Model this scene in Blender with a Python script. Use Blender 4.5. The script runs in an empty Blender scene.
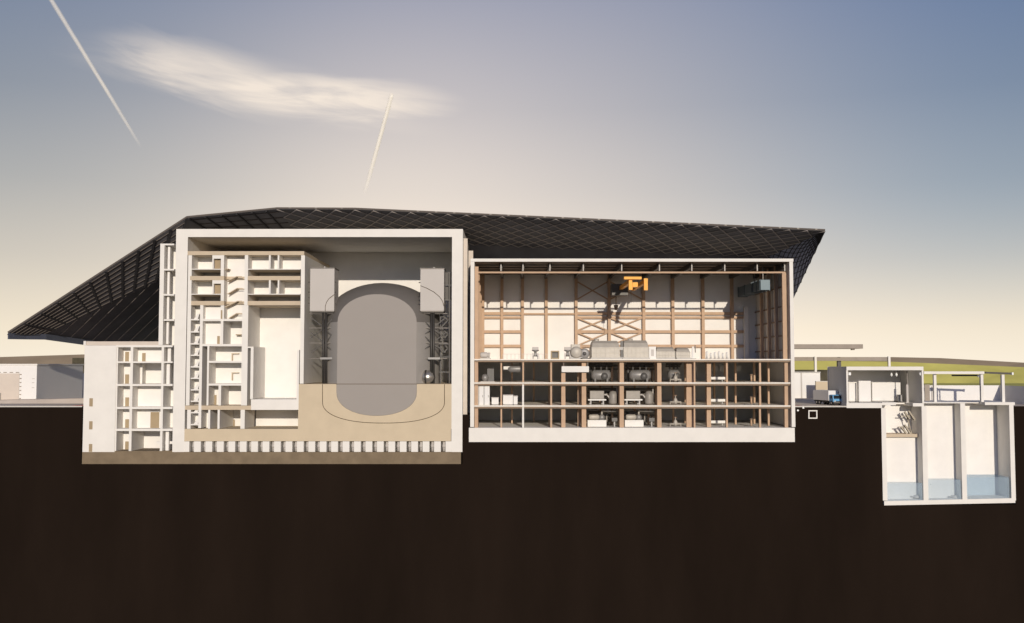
import bpy, bmesh, math, random
from mathutils import Vector, Matrix
random.seed(7)
S = bpy.context.scene
C = S.collection
R = math.radians
# ------------------------------------------------------------------ camera geometry (used to convert measured sizes to metres)
F, HOR, CY, CX = 1000.0, 365.0, 311.5, 512.0
PIT = math.atan((HOR - CY) / F)
SC = 0.22
DC = SC * F / math.cos(PIT)
cp, sp = math.cos(PIT), math.sin(PIT)
def _t(py, Y):
    return (Y + DC) / (F * cp - (CY - py) * sp)
HC = -(_t(406, 0) * (F * sp + (CY - 406) * cp))
def XX(px, py=HOR, Y=0.0): return _t(py, Y) * (px - CX)
def ZZ(py, Y=0.0): return HC + _t(py, Y) * (F * sp + (CY - py) * cp)
def P(px, py, Y=0.0): return Vector((XX(px, py, Y), Y, ZZ(py, Y)))

# ------------------------------------------------------------------ materials
def mat(name, col, rough=0.8, metal=0.0, var=0.06, scale=0.5, bump=0.0, stretch=(1, 1, 1), spec=0.3):
    m = bpy.data.materials.new(name); m.use_nodes = True
    nt = m.node_tree; b = nt.nodes['Principled BSDF']
    b.inputs['Roughness'].default_value = rough
    b.inputs['Metallic'].default_value = metal
    b.inputs['Specular IOR Level'].default_value = spec
    tc = nt.nodes.new('ShaderNodeTexCoord'); mp = nt.nodes.new('ShaderNodeMapping')
    mp.inputs['Scale'].default_value = stretch
    nt.links.new(tc.outputs['Object'], mp.inputs['Vector'])
    n = nt.nodes.new('ShaderNodeTexNoise'); n.inputs['Scale'].default_value = scale
    n.inputs['Detail'].default_value = 6; n.inputs['Roughness'].default_value = 0.6
    nt.links.new(mp.outputs['Vector'], n.inputs['Vector'])
    r = nt.nodes.new('ShaderNodeValToRGB')
    r.color_ramp.elements[0].position = 0.3; r.color_ramp.elements[1].position = 0.7
    r.color_ramp.elements[0].color = tuple(c * (1 - var) for c in col) + (1,)
    r.color_ramp.elements[1].color = tuple(min(1, c * (1 + var)) for c in col) + (1,)
    nt.links.new(n.outputs['Fac'], r.inputs['Fac']); nt.links.new(r.outputs['Color'], b.inputs['Base Color'])
    if bump:
        bp = nt.nodes.new('ShaderNodeBump'); bp.inputs['Strength'].default_value = bump; bp.inputs['Distance'].default_value = 0.1
        nt.links.new(n.outputs['Fac'], bp.inputs['Height']); nt.links.new(bp.outputs['Normal'], b.inputs['Normal'])
    return m
M = dict(
    parapet=mat('parapet_concrete', (.62, .545, .47), .9, var=.04),
    white=mat('white_concrete', (.80, .77, .72), .85, var=.035, scale=.35),
    render=mat('white_render', (.83, .80, .755), .85, var=.04, scale=.25),
    floor=mat('pale_floor', (.86, .80, .71), .6, var=.05, scale=.6),
    tan=mat('tan_concrete', (.57, .47, .345), .9, var=.06, scale=.5),
    mass=mat('cast_concrete', (.60, .50, .36), .9, var=.05, scale=.25),
    brown=mat('blinding_concrete', (.21, .16, .105), .95, var=.14, scale=.4),
    door=mat('tan_door', (.36, .275, .17), .6, var=.05),
    vessel=mat('cut_steel', (.33, .30, .275), .7, var=.015, scale=.2),
    shell=mat('vessel_shell', (.38, .355, .33), .5, .15, var=.05, scale=.3),
    dome=mat('dome_painted_shade', (.19, .175, .16), .5, .2, var=.05, scale=.3),  # darker than the shell: shade on the dome painted into its colour
    box=mat('cabinet_grey', (.52, .485, .45), .6, var=.025, scale=.3),
    dark=mat('dark_steel', (.07, .065, .06), .5, .4, var=.1),
    midsteel=mat('mid_steel', (.16, .145, .13), .5, .4, var=.1),
    seam=mat('seam_brown', (.12, .09, .06), .7),
    rust=mat('brown_steel', (.51, .345, .225), .6, var=.08, scale=.7),
    rustdk=mat('brown_beam', (.28, .20, .14), .6, var=.08, scale=.7),
    orange=mat('crane_orange', (.95, .42, .03), .45, var=.05),
    machine=mat('machine_beige', (.46, .425, .37), .5, .1, var=.08, scale=.8),
    machgrey=mat('machine_grey', (.26, .25, .24), .45, .3, var=.1, scale=.9),
    ceil=mat('brown_decking', (.17, .125, .09), .8, var=.08),
    machmid=mat('machine_mid', (.30, .275, .245), .5, .1, var=.1, scale=.9),
    machdark=mat('machine_dark', (.11, .105, .10), .5, .3, var=.1),
    machwhite=mat('machine_white', (.76, .74, .70), .5, var=.03),
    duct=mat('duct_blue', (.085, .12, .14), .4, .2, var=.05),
    roofd=mat('roof_soffit', (.135, .13, .138), .65, var=.25, scale=.15),
    roofb=mat('roof_end_panel', (.34, .37, .50), .4, .2, var=.2, scale=.2),
    rib=mat('roof_rib', (.48, .43, .40), .6, var=.1),
    batten=mat('roof_batten', (.11, .092, .08), .7, var=.1),
    ribmid=mat('panel_rib', (.24, .21, .19), .6, var=.1),
    ribdk=mat('roof_beam', (.035, .033, .035), .6),
    fascia=mat('roof_fascia', (.10, .11, .15), .45, .2, var=.08),
    soil=mat('dark_soil', (.0150, .0098, .0070), 1, var=.22, scale=.06, spec=0.05, stretch=(1, 1, .25)),
    yard=mat('yard_concrete', (.68, .58, .48), .9, var=.12, scale=.12),
    kerb=mat('kerb_concrete', (.6, .57, .52), .9),
    red=mat('red_paving', (.55, .09, .07), .8, var=.1),
    grass=mat('meadow_grass', (.72, .66, .19), .95, var=.18, scale=.03, spec=0.05),
    hill=mat('ridge_earth', (.45, .35, .235), .95, var=.2, scale=.01, spec=0.05),
    deck=mat('deck_grey', (.33, .285, .24), .8, var=.08),
    store=mat('store_cladding', (.80, .78, .75), .7, var=.02, scale=.2),
    truckblue=mat('cab_blue', (.14, .38, .64), .35, var=.05),
    glass=mat('dark_glass', (.02, .025, .03), .1, spec=.6),
    rubber=mat('tyre_rubber', (.02, .02, .02), .8),
    lampw=mat('lamp_white', (.85, .85, .83), .4),
    screen=mat('screen_mesh', (.42, .37, .29), .7, .2, var=.15),
)
def water_mat():
    m = bpy.data.materials.new('basin_water'); m.use_nodes = True
    nt = m.node_tree; b = nt.nodes['Principled BSDF']
    b.inputs['Base Color'].default_value = (.58, .69, .80, 1); b.inputs['Roughness'].default_value = .12
    tr = nt.nodes.new('ShaderNodeBsdfTransparent'); tr.inputs[0].default_value = (.88, .94, .98, 1)
    mx = nt.nodes.new('ShaderNodeMixShader')
    n = nt.nodes.new('ShaderNodeTexNoise'); n.inputs['Scale'].default_value = .5; n.inputs['Detail'].default_value = 3
    tc = nt.nodes.new('ShaderNodeTexCoord'); nt.links.new(tc.outputs['Object'], n.inputs['Vector'])
    mr = nt.nodes.new('ShaderNodeMapRange'); mr.inputs[3].default_value = .22; mr.inputs[4].default_value = .36
    nt.links.new(n.outputs['Fac'], mr.inputs[0]); nt.links.new(mr.outputs[0], mx.inputs[0])
    nt.links.new(tr.outputs[0], mx.inputs[1]); nt.links.new(b.outputs[0], mx.inputs[2])
    nt.links.new(mx.outputs[0], nt.nodes['Material Output'].inputs['Surface'])
    return m
M['water'] = water_mat()
def trail_mat():
    m = bpy.data.materials.new('vapour'); m.use_nodes = True
    nt = m.node_tree; nt.nodes.remove(nt.nodes['Principled BSDF'])
    d = nt.nodes.new('ShaderNodeBsdfDiffuse'); d.inputs[0].default_value = (.9, .86, .80, 1)
    tr = nt.nodes.new('ShaderNodeBsdfTransparent'); mx = nt.nodes.new('ShaderNodeMixShader')
    at = nt.nodes.new('ShaderNodeAttribute'); at.attribute_name = 'dens'
    n = nt.nodes.new('ShaderNodeTexNoise'); n.inputs['Scale'].default_value = .012; n.inputs['Detail'].default_value = 3
    tc = nt.nodes.new('ShaderNodeTexCoord'); nt.links.new(tc.outputs['Object'], n.inputs['Vector'])
    mr = nt.nodes.new('ShaderNodeMapRange'); mr.inputs[1].default_value = .25; mr.inputs[2].default_value = .75; mr.inputs[3].default_value = .55; mr.inputs[4].default_value = 1.0
    nt.links.new(n.outputs['Fac'], mr.inputs[0])
    lw = nt.nodes.new('ShaderNodeLayerWeight'); lw.inputs[0].default_value = .5
    inv = nt.nodes.new('ShaderNodeMath'); inv.operation = 'SUBTRACT'; inv.inputs[0].default_value = 1; nt.links.new(lw.outputs['Facing'], inv.inputs[1])
    pw = nt.nodes.new('ShaderNodeMath'); pw.operation = 'POWER'; pw.inputs[1].default_value = 2.2; nt.links.new(inv.outputs[0], pw.inputs[0])
    a = nt.nodes.new('ShaderNodeMath'); a.operation = 'MULTIPLY'; nt.links.new(mr.outputs[0], a.inputs[0]); nt.links.new(at.outputs['Fac'], a.inputs[1])
    a2 = nt.nodes.new('ShaderNodeMath'); a2.operation = 'MULTIPLY'; nt.links.new(a.outputs[0], a2.inputs[0]); nt.links.new(pw.outputs[0], a2.inputs[1])
    nt.links.new(a2.outputs[0], mx.inputs[0]); nt.links.new(tr.outputs[0], mx.inputs[1]); nt.links.new(d.outputs[0], mx.inputs[2])
    nt.links.new(mx.outputs[0], nt.nodes['Material Output'].inputs['Surface'])
    return m
M['trail'] = trail_mat()

# ------------------------------------------------------------------ mesh helpers
_k = [0]
def eps():
    _k[0] += 1
    return (_k[0] * 7 % 41) * 0.0023
class MB:
    def __init__(s): s.bm = bmesh.new()
    def hexa(s, p):                       # 8 points: bottom ring 0-3, top ring 4-7
        v = [s.bm.verts.new(q) for q in p]
        for f in ((3, 2, 1, 0), (4, 5, 6, 7), (0, 1, 5, 4), (1, 2, 6, 5), (2, 3, 7, 6), (3, 0, 4, 7)):
            s.bm.faces.new([v[i] for i in f])
        return s
    def box(s, x0, x1, y0, y1, z0, z1):
        x0, x1 = sorted((x0, x1)); y0, y1 = sorted((y0, y1)); z0, z1 = sorted((z0, z1))
        return s.hexa([(x0, y0, z0), (x1, y0, z0), (x1, y1, z0), (x0, y1, z0), (x0, y0, z1), (x1, y0, z1), (x1, y1, z1), (x0, y1, z1)])
    def px(s, x0, y0, x1, y1, Y0=0.0, Y1=6.0, ref=None, e=True):   # box measured on the section plane (ref: depth the measures apply to)
        d = Y0 if ref is None else ref
        ym = (y0 + y1) / 2
        return s.box(XX(x0, ym, d), XX(x1, ym, d), Y0 + (eps() if e else 0), Y1, ZZ(y0, d), ZZ(y1, d))
    def bar(s, a, b, w, h=None):
        a, b = Vector(a), Vector(b); h = h or w
        d = (b - a).normalized(); up = Vector((0, 0, 1)) if abs(d.z) < .95 else Vector((0, 1, 0))
        n = d.cross(up).normalized(); u = n.cross(d).normalized()
        r = [n * (i * w / 2) + u * (j * h / 2) for i, j in ((-1, -1), (1, -1), (1, 1), (-1, 1))]
        return s.hexa([a + q for q in r] + [b + q for q in r])
    def cyl(s, a, b, r0, r1=None, seg=20):
        a, b = Vector(a), Vector(b); r1 = r0 if r1 is None else r1
        d = (b - a).normalized(); up = Vector((0, 0, 1)) if abs(d.z) < .95 else Vector((0, 1, 0))
        n = d.cross(up).normalized(); u = n.cross(d).normalized()
        ra, rb = [], []
        for i in range(seg):
            t = 2 * math.pi * i / seg; o = n * math.cos(t) + u * math.sin(t)
            ra.append(s.bm.verts.new(a + o * r0)); rb.append(s.bm.verts.new(b + o * r1))
        for i in range(seg):
            j = (i + 1) % seg; f = s.bm.faces.new((ra[i], ra[j], rb[j], rb[i])); f.smooth = True
        s.bm.faces.new(ra[::-1]); s.bm.faces.new(rb)
        return s
    def lathe(s, c, prof, axis='z', seg=32):    # prof: (radius, height)
        c = Vector(c); rings = []
        def pt(r, h, t):
            if axis == 'z': return c + Vector((r * math.cos(t), r * math.sin(t), h))
            if axis == 'x': return c + Vector((h, r * math.cos(t), r * math.sin(t)))
            return c + Vector((r * math.cos(t), h, r * math.sin(t)))
        for r, h in prof:
            if r < 1e-5: rings.append([s.bm.verts.new(pt(0, h, 0))])
            else: rings.append([s.bm.verts.new(pt(r, h, 2 * math.pi * i / seg)) for i in range(seg)])
        for A, B in zip(rings, rings[1:]):
            for i in range(seg):
                j = (i + 1) % seg
                if len(A) == 1: f = s.bm.faces.new((A[0], B[j], B[i]))
                elif len(B) == 1: f = s.bm.faces.new((A[i], A[j], B[0]))
                else: f = s.bm.faces.new((A[i], A[j], B[j], B[i]))
                f.smooth = True
        return s
    def tube(s, pts, r, seg=8):
        for a, b in zip(pts, pts[1:]): s.cyl(a, b, r, r, seg)
        return s
    def build(s, name, m, parent=None, loc=None, bevel=0):
        bmesh.ops.recalc_face_normals(s.bm, faces=s.bm.faces)
        me = bpy.data.meshes.new(name); 
        if parent is not None and loc is None: bmesh.ops.translate(s.bm, verts=s.bm.verts, vec=-WL[parent.name])
        s.bm.to_mesh(me); s.bm.free()
        o = bpy.data.objects.new(name, me); C.objects.link(o)
        for q in (m if isinstance(m, list) else [m]): me.materials.append(q)
        if parent is not None:
            o.parent = parent; WL[o.name] = WL[parent.name].copy()
        else: WL[o.name] = Vector((0, 0, 0))
        if bevel:
            b = o.modifiers.new('bevel', 'BEVEL'); b.width = bevel; b.segments = 2; b.limit_method = 'ANGLE'
        return o
WL = {}
def thing(name, label, cat, loc=(0, 0, 0), group=None):
    o = bpy.data.objects.new(name, None); C.objects.link(o); o.location = loc
    o.empty_display_size = .5
    WL[o.name] = Vector(loc)
    o['label'] = label; o['category'] = cat
    if group: o['group'] = group
    return o
def tag(o, label, cat, group=None):
    o['label'] = label; o['category'] = cat
    if group: o['group'] = group
    return o
def struct(o): o['kind'] = 'structure'; return o
def copy_thing(r, delta, label):
    c = r.copy(); C.objects.link(c); c.location = r.location + Vector(delta); c['label'] = label
    for ch in [o for o in list(C.objects) if o.parent == r]:
        d = ch.copy(); C.objects.link(d); d.parent = c
        for g in [o for o in list(C.objects) if o.parent == ch]:
            e = g.copy(); C.objects.link(e); e.parent = d
    WL[c.name] = c.location.copy()
    return c
def bxp(name, m, parent, *a, **k): return MB().px(*a, **k).build(name, m, parent)

# ================================================================== REACTOR BUILDING
DEP = 31.0
rb = thing('reactor_building', 'tall white reactor building cut open, with rooms on its left and round vessel inside', 'building', (XX(318), 6, ZZ(452)))
f = MB()
f.px(174.2, 237, 186, 452, 0, DEP, e=False)                    # left wall
f.build('side_wall', M['white'], rb)
f = MB().px(451.7, 237, 462.6, 452, 0, DEP, e=False).build('side_wall', M['white'], rb)
f = MB().box(XX(174.2, 344.5), XX(462.6, 344.5), 0, DEP, ZZ(237), ZZ(229)).build('roof', M['white'], rb)
bxp('rear_wall', M['render'], rb, 176, 229.5, 461, 452, DEP + .01, DEP + .8, ref=0)
# base slab under reactor building and annex
bxp('base_slab', M['brown'], rb, 82, 452, 460.8, 464, 0.02, DEP)
bxp('lit_wall_filler', M['parapet'], rb, 462.4, 236.5, 466.6, 441, 3.2, 5, ref=0)  # added filler in the gap, imitates the sunlit outer side of the wall
bxp('lit_wall_filler', M['parapet'], rb, 466.7, 246.5, 471.5, 441, 8, 8.5, ref=0)  # second added filler, set deeper to carry on the lit wall look
bxp('foundation_mat', M['mass'], rb, 183.6, 429, 451, 441.2, 0.01, DEP - 2)
for i in range(24):
    x = 182.6 + 11.43 * i
    bxp('pedestal', M['white'], rb, x, 441.4, x + 6.7, 451.9, 0.03, 4)
for i in range(23):
    x = 182.6 + 11.43 * i + 6.9
    m = MB(); X0 = XX(x + 2.6, 446); 
    m.cyl((X0, 1.3, ZZ(451.8)), (X0, 1.3, ZZ(441.4)), .32, .32, 14)
    m.cyl((X0, 1.3, ZZ(448)), (X0, 1.3, ZZ(445)), .40, .40, 14)
    m.build('isolator', M['box'], rb)
bxp('undercroft_wall', M['door'], rb, 182, 441.5, 452, 452, 4.2, 4.6, ref=0)

# ---- left room block
BD = 11.0     # depth of the room block walls
def wall(x0, y0, x1, y1, d=BD, m='white', y=0): bxp('wall', M[m], rb, x0, y0, x1, y1, y, d)
def slab(x0, y0, x1, y1, d=BD, m='tan', y=0): bxp('floor_slab', M[m], rb, x0, y0, x1, y1, y, d)
def back(x0, y0, x1, y1, d, m='render'): bxp('room_back', M[m], rb, x0, y0, x1, y1, d, d + .25, ref=0)
def door(x0, y0, x1, y1, d, par=rb, m='door'): bxp('door', M[m], par, x0, y0, x1, y1, d - .12, d + .02, ref=d)
# slabs over full block (side wall of block is its own long wall)
slab(187, 251.2, 304.2, 255.1)
for y in (276, 301): 
    slab(190, y, 224, y + 4.2); slab(247.6, y, 300.3, y + 4.2)
    slab(224, y + .6, 244.4, y + 3.2, 2.6, y=2.0)
for y0, y1 in ((255.2, 276), (280.2, 301)):
    m_ = y0 + 13.6
    back(190, y0, 222, m_, 4.6); back(247, y0, 301, m_, 3.6 if y0 < 270 else 5.6)
    back(190, m_ + .5, 222, y1, 9.5); back(247, m_ + .5, 301, y1, 9.5)
    slab(190.6, m_, 221, m_ + .8, 9.4, 'white', y=.1); slab(248, m_, 300, m_ + .8, 9.4, 'white', y=.1)
    wall(212.2, y0, 213.6, m_, 4.2); door(213.8, y0 + 3.7, 220.6, m_, 1.2); wall(213.6, y0, 221, y0 + 3.4, 3)
    wall(220.8, y0, 224, y1)
    wall(268.8, y0, 270.6, m_); wall(277.6, y0, 279.2, m_)
wall(187, 255.2, 190.6, 405.4)
wall(244.4, 251.4, 247.8, 305)
# stair shaft
back(222, 250, 246, 321, 2.6)
for xa, ya, xb, yb, xc in ((228, 281.8, 237.5, 276.8, 243), (228.5, 294.3, 238, 288.6, 243.6), (226, 307.4, 238.4, 301.4, 243), (229.5, 318.6, 237.5, 313.6, 243.6), (225.2, 269.6, 229.5, 269.2, 229.5)):
    m = MB(); a, b, c = P(xa, ya, 1.5), P(xb, yb, 1.5), P(xc, yb, 1.5)
    for q in (-.9, .9):
        o = Vector((0, q, 0)); m.bar(a + o, b + o, .08, .16); 
        if xc > xb: m.bar(b + o, c + o, .08, .16)
    m.bar(a, b, 1.7, .06)
    m.build('stair_flight', M['tan'], rb)
# far stair tower
back(190, 305, 200.5, 428, 3.4); wall(199.2, 305.2, 202, 428)
ys = [320, 332.2, 344.2, 355.6, 367.2, 378.6, 390.2, 401.6, 413, 425]
for i, y in enumerate(ys):
    slab(190.6, y - .9, 199.2, y + .3, 3.4, 'white', y=.15)
    m = MB(); h = 6.3
    a0, a1 = P(193.2, y - .9), P(198.9, y - .9); b1, b0 = P(198.9, y - h), P(197, y - h)
    for (A, B, Y0, Y1) in ((None, None, .4, 1.7),):
        m.hexa([(a0.x, Y0, a0.z), (a1.x - .4, Y0, a1.z), (a1.x - .4, Y1, a1.z), (a0.x, Y1, a0.z),
                (b0.x, Y0, b0.z), (b1.x, Y0, b1.z), (b1.x, Y1, b1.z), (b0.x, Y1, b0.z)])
    m.build('stair_flight', M['white'], rb)
# rooms B
back(202, 305, 222, 320, 1.7); wall(202, 305.4, 203.2, 319, 2); slab(202, 319, 244.4, 321, m='white')
back(202, 321, 221, 345, 2.2); door(217.2, 336, 219.8, 344, 2.2); wall(220.6, 321, 223.2, 344)
door(220.9, 310.2, 222.4, 318.8, 0.05)
wall(220.6, 305.4, 224, 319, 5)
back(222, 321, 244, 345, 6.0); slab(202, 344, 243, 346.2, m='white')
m = MB().px(230, 333.6, 236, 334.6, 4.5, 6, ref=0).build('shelf', M['door'], rb)
# rooms C
back(201.6, 346, 208, 406, 6.6, 'tan'); wall(206.9, 346.2, 208.8, 405.4)
back(208, 346, 243, 362, 5.2); slab(208.8, 360.8, 242, 362.8, m='white')
back(208, 362, 243, 384, 5.2); slab(207, 383.6, 242, 385.6, m='white')
for y in (353, 372.5):
    m = MB().px(225.6, y, 233, y + .8, 4.6, 5.2, ref=0); m.px(225.6, y, 226.6, y + 8, 4.6, 5.2, ref=0); m.build('shelf', M['tan'], rb)
back(208, 385, 219, 406, 4.5); door(214.2, 395, 216.5, 405.4, 4.5); wall(218.4, 385.6, 221, 405.4)
back(220, 385, 242, 406, 6.2)
slab(183.6, 405.6, 251, 409.8)
# rooms E
wall(187, 409.8, 190.6, 428.8)
back(200, 409.5, 209, 429, 4.0); wall(208, 409.8, 210, 428.8); back(209, 409.5, 218.5, 429, 6.8, 'tan'); wall(217.5, 409.8, 219.6, 428.8)
back(218.5, 409.5, 242, 429, 11.0); wall(240.4, 409.8, 244.6, 428.8, 8)
back(243, 409.5, 298, 429, 11.0)
door(233.4, 419.5, 234.8, 426, 10.9)
wall(241.6, 305.2, 247.6, 405.4)
# pool chamber
back(246, 304, 303, 411, 10.5)
wall(250.4, 348, 253.2, 399, 10.4); wall(296.6, 350, 298.8, 409.8, 10.4)
bxp('pool_floor', M['white'], rb, 250.8, 399.4, 296.6, 409.9, 0.02, 10.4)
wall(247.6, 346.6, 253.4, 348, 10.4)
# long side wall of the block facing the vessel hall
w = MB().px(300.4, 255.3, 304.2, 383.6, 0, DEP - .2); w.build('wall', M['white'], rb)
bxp('block_roof', M['tan'], rb, 187, 251.6, 304.2, 255, BD + .05, DEP - .2, ref=0)
# cast concrete base around the vessel
bxp('vessel_base', M['mass'], rb, 298.2, 384, 451.6, 428.98, 0.02, DEP - .3)
bxp('base_edge', M['seam'], rb, 298.2, 383.5, 451.6, 384.05, 0.0, .3)
# thin joint line of the outer shell in the concrete
pts = []
for i in range(41):
    t = math.pi * i / 40
    pts.append(P(383.5 - 61 * math.copysign(abs(math.cos(t)) ** .85, math.cos(t)), 402 + 21 * math.sin(t) ** .9, 0.0))
pts = [P(322.5, 384.2)] + pts + [P(444.5, 384.2)]
MB().tube(pts, .07, 6).build('joint_line', M['seam'], rb)

# ---- vessel
Rv, cY = 13.3, 10.0
Xc = XX(377, 340)
zt, zb = ZZ(322), ZZ(392)
prof = [(0, zb - 7.3)]
for i in range(1, 17):
    t = math.pi / 2 * i / 16; prof.append((Rv * math.sin(t) ** .9, zb - 7.3 * math.cos(t) ** .9 if i < 16 else zb))
for i in range(17):
    t = math.pi / 2 * i / 16; prof.append((Rv * math.cos(t) if i < 16 else 0, zt + 9.4 * math.sin(t)))
ves = thing('containment_vessel', 'large grey rounded containment vessel sliced flat in front, standing in tan concrete', 'vessel', (Xc, cY, zb - 7.3))
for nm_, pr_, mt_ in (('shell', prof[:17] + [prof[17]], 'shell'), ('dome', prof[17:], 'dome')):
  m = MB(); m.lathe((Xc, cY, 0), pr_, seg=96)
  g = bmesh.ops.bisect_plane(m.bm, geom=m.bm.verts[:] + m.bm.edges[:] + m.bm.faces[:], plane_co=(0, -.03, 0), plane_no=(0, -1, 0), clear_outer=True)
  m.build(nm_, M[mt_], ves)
# flat section face
m = MB(); hw = [(math.sqrt(max(r * r - (cY + .04) ** 2, 0)), h) for r, h in prof]
hw = [q for q in hw if q[0] > .01]
# fine resample of section outline
out = []
for (r0, h0), (r1, h1) in zip(prof, prof[1:]):
    for k in range(12):
        r = r0 + (r1 - r0) * k / 12; h = h0 + (h1 - h0) * k / 12
        if r > cY + .05: out.append((math.sqrt(r * r - (cY + .04) ** 2), h))
loop = [(Xc + a, h) for a, h in out] + [(Xc - a, h) for a, h in out[::-1]]
v0 = [m.bm.verts.new((x, -.05, z)) for x, z in loop]; v1 = [m.bm.verts.new((x, .05, z)) for x, z in loop]
m.bm.faces.new(v0); m.bm.faces.new(v1[::-1])
for i in range(len(loop)):
    j = (i + 1) % len(loop); m.bm.faces.new((v0[i], v0[j], v1[j], v1[i]))
m.build('section_face', M['vessel'], ves)

MB().box(Xc - 8.9, Xc + 8.9, -.07, -.045, ZZ(384.3), ZZ(383.7)).build('joint_line', M['seam'], ves)
# ---- grey cabinets beside the dome on lattice masts
def cabinet(x0, x1, y0, y1, label):
    Y0, Y1 = .6, 6
    o = thing('equipment_tank', label, 'tank', (XX((x0 + x1) / 2, y1, Y0), 3, ZZ(y1, Y0)), 'grey tanks beside the vessel dome')
    MB().px(x0, y0, x1, y1, Y0, Y1, e=False).build('body', M['box'], o, bevel=.06)
    m = MB().px(x0 - .5, y0 - 1, x1 + .5, y0 - .1, Y0 - .05, Y1 + .2, ref=Y0, e=False)
    m.build('lid', M['midsteel'], o)
    m = MB().px((x0 + x1) / 2 + 1, y0 - 2.6, (x0 + x1) / 2 + 2.2, y0 - 1, Y0 + 1, Y0 + 1.4, ref=Y0); m.build('lifting_lug', M['box'], o)
    m = MB()
    for y in (13.5, 23.5, 29, 34.5):
        for s, xx in ((-1, x0), (1, x1)):
            a = P(xx, y0 + y, Y0 + .8); m.cyl(a, a + Vector((s * .35, 0, 0)), .13, .13, 10)
    m.build('bolt_row', M['midsteel'], o)
    m = MB().px(x0 + .6, y1 + .1, x1 - .6, y1 + 1.2, Y0 + .2, Y1 - .2, ref=Y0); m.build('support_frame', M['midsteel'], o)
    return o
c1 = cabinet(310, 334.3, 268.6, 311, 'grey box tank left of the vessel dome, beside the room block')
c2 = cabinet(420.3, 444, 269, 311, 'grey box tank right of the vessel dome, by the right wall')
# thin tubes added to trace the dome outline across the tank faces
m = MB(); m.tube([P(325.2, 311, .5), P(325.3, 306, .5), P(326.6, 302, .5), P(329, 298.5, .5), P(334.4, 294.4, .5)], .06, 6); m.build('pipe', M['seam'], c1)
m = MB(); m.tube([P(420.4, 285.6, .5), P(427, 288.2, .5), P(434, 292, .5), P(439.5, 296.6, .5), P(442.5, 301, .5), P(443.8, 306, .5)], .06, 6); m.build('pipe', M['seam'], c2)

def mast(x, w, label, left, right):
    Yf = 1.6
    o = thing('support_mast', label, 'mast', (XX(x, 384, Yf), Yf, ZZ(384, Yf)), 'steel masts under the grey tanks')
    m = MB(); 
    for q in (-w / 2, w / 2): m.cyl(P(x + q, 383.8, Yf), P(x + q, 312.4, Yf), .26, .26, 12)
    m.build('pole', M['dark'], o)
    for k, y in enumerate((313.6, 328, 343, 358.5)):
        m = MB(); m.bar(P(x - left, y, Yf + .3), P(x + right, y, Yf + .3), .16); m.build('beam', M['midsteel'], o)
    for y in (328, 343):
        for s, L in ((-1, left), (1, right)):
            for dy in (-10.5, 9.5):
                if y == 343 and dy > 0 and s > 0: pass
                m = MB(); m.bar(P(x, y, Yf + .2), P(x + s * L * .9, y + dy, Yf + .2), .22); m.build('brace', M['dark'], o)
    m = MB().px(x - 4.5, 357.4, x + 7.5, 359.4, Yf - .6, Yf + 1.4); m.build('platform', M['machgrey'], o)
    return o
mast(324.6, 2.8, 'dark steel mast with thin braces under the left grey tank', 15, 10)
mast(432.5, 2.2, 'dark steel mast with braces under the right grey tank, above the round tank', 13.5, 15)
# second brace frame at the right wall
o = thing('brace_frame', 'dark steel lattice frame against the right wall behind the mast', 'frame', (XX(446, 383, 4), 4, ZZ(383.6, 4)))
for x in (440.5, 449.5):
    MB().bar(P(x, 383.4, 4), P(x, 272, 4), .3).build('post', M['dark'], o)
for y in (285, 300, 316, 328, 344, 357, 372):
    MB().bar(P(439, y, 4.1), P(451, y, 4.1), .2).build('beam', M['machdark'], o)
for y in (316, 330, 344):
    m = MB(); m.bar(P(440, y + 13, 3.9), P(448, y + 4, 3.9), .3); m.bar(P(448, y + 4, 3.9), P(440, y - 3, 3.9), .3); m.build('brace', M['dark'], o)
MB().px(441, 286, 451, 300, 5, 5.2, ref=4).px(441, 272, 451, 284, 5, 5.2, ref=4).build('panel', M['dark'], o)
# round tank
o = thing('round_tank', 'small round steel tank standing on the concrete right of the vessel', 'tank', (XX(427, 384, 2.2), 2.2, ZZ(383.8, 2.2)))
c = P(427, 377.2, 2.2); r = 1.55
prof = [(0, -1.9), (.7, -1.75), (1.25, -1.2), (r, -.5), (r, .5), (1.25, 1.2), (.7, 1.75), (0, 1.9)]
MB().lathe(c, prof, axis='x', seg=28).build('body', mat('tank_steel', (.45, .42, .38), .3, .7), o)
m = MB().lathe(c, [(r + .02, -.45), (r + .07, -.4), (r + .07, -.1), (r + .02, -.05)], axis='x', seg=28); m.build('band', M['dark'], o)
for q in (-.8, .8): MB().box(c.x + q - .15, c.x + q + .15, 1.6, 2.8, ZZ(383.8, 2.2), c.z - 1.0).build('leg', M['dark'], o)

# ================================================================== ANNEX
ax = thing('annex_building', 'low white annex cut open with small rooms and stairs tower left of reactor', 'building', (XX(122), 5, ZZ(452)))
AD = 9.0
def aw(name, mt, *a, **k): return bxp(name, M[mt], ax, *a, **k)
aw('front_wall', 'white', 83.6, 345.4, 115.6, 452, 0, .8)
aw('roof', 'parapet', 84, 341.4, 160, 345.2, .3, AD)
aw('roof_edge', 'white', 83.4, 341, 85.8, 345.2, 0, AD)
aw('side_wall', 'white', 83.4, 345.4, 85.4, 452, .9, AD)
for (y0, y1) in ((375.4, 383.6), (398.2, 406.4), (421.2, 429.4), (444, 451.8)):
    x = 89.6 - (y0 - 375) * .012
    w = aw('window', 'door', x, y0, x + 3.4, y1, -.05, .1)
flo = [(345.2, 347.2), (361.4, 363), (384, 386), (407, 409), (428.8, 431)]
for i, (y0, y1) in enumerate(flo):
    aw('floor_slab', 'white', 115.6, y0, 172.4, y1, .05 if i else 0, AD)
aw('floor_slab', 'brown', 84, 451, 172.4, 451.96, .06, AD)
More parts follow.
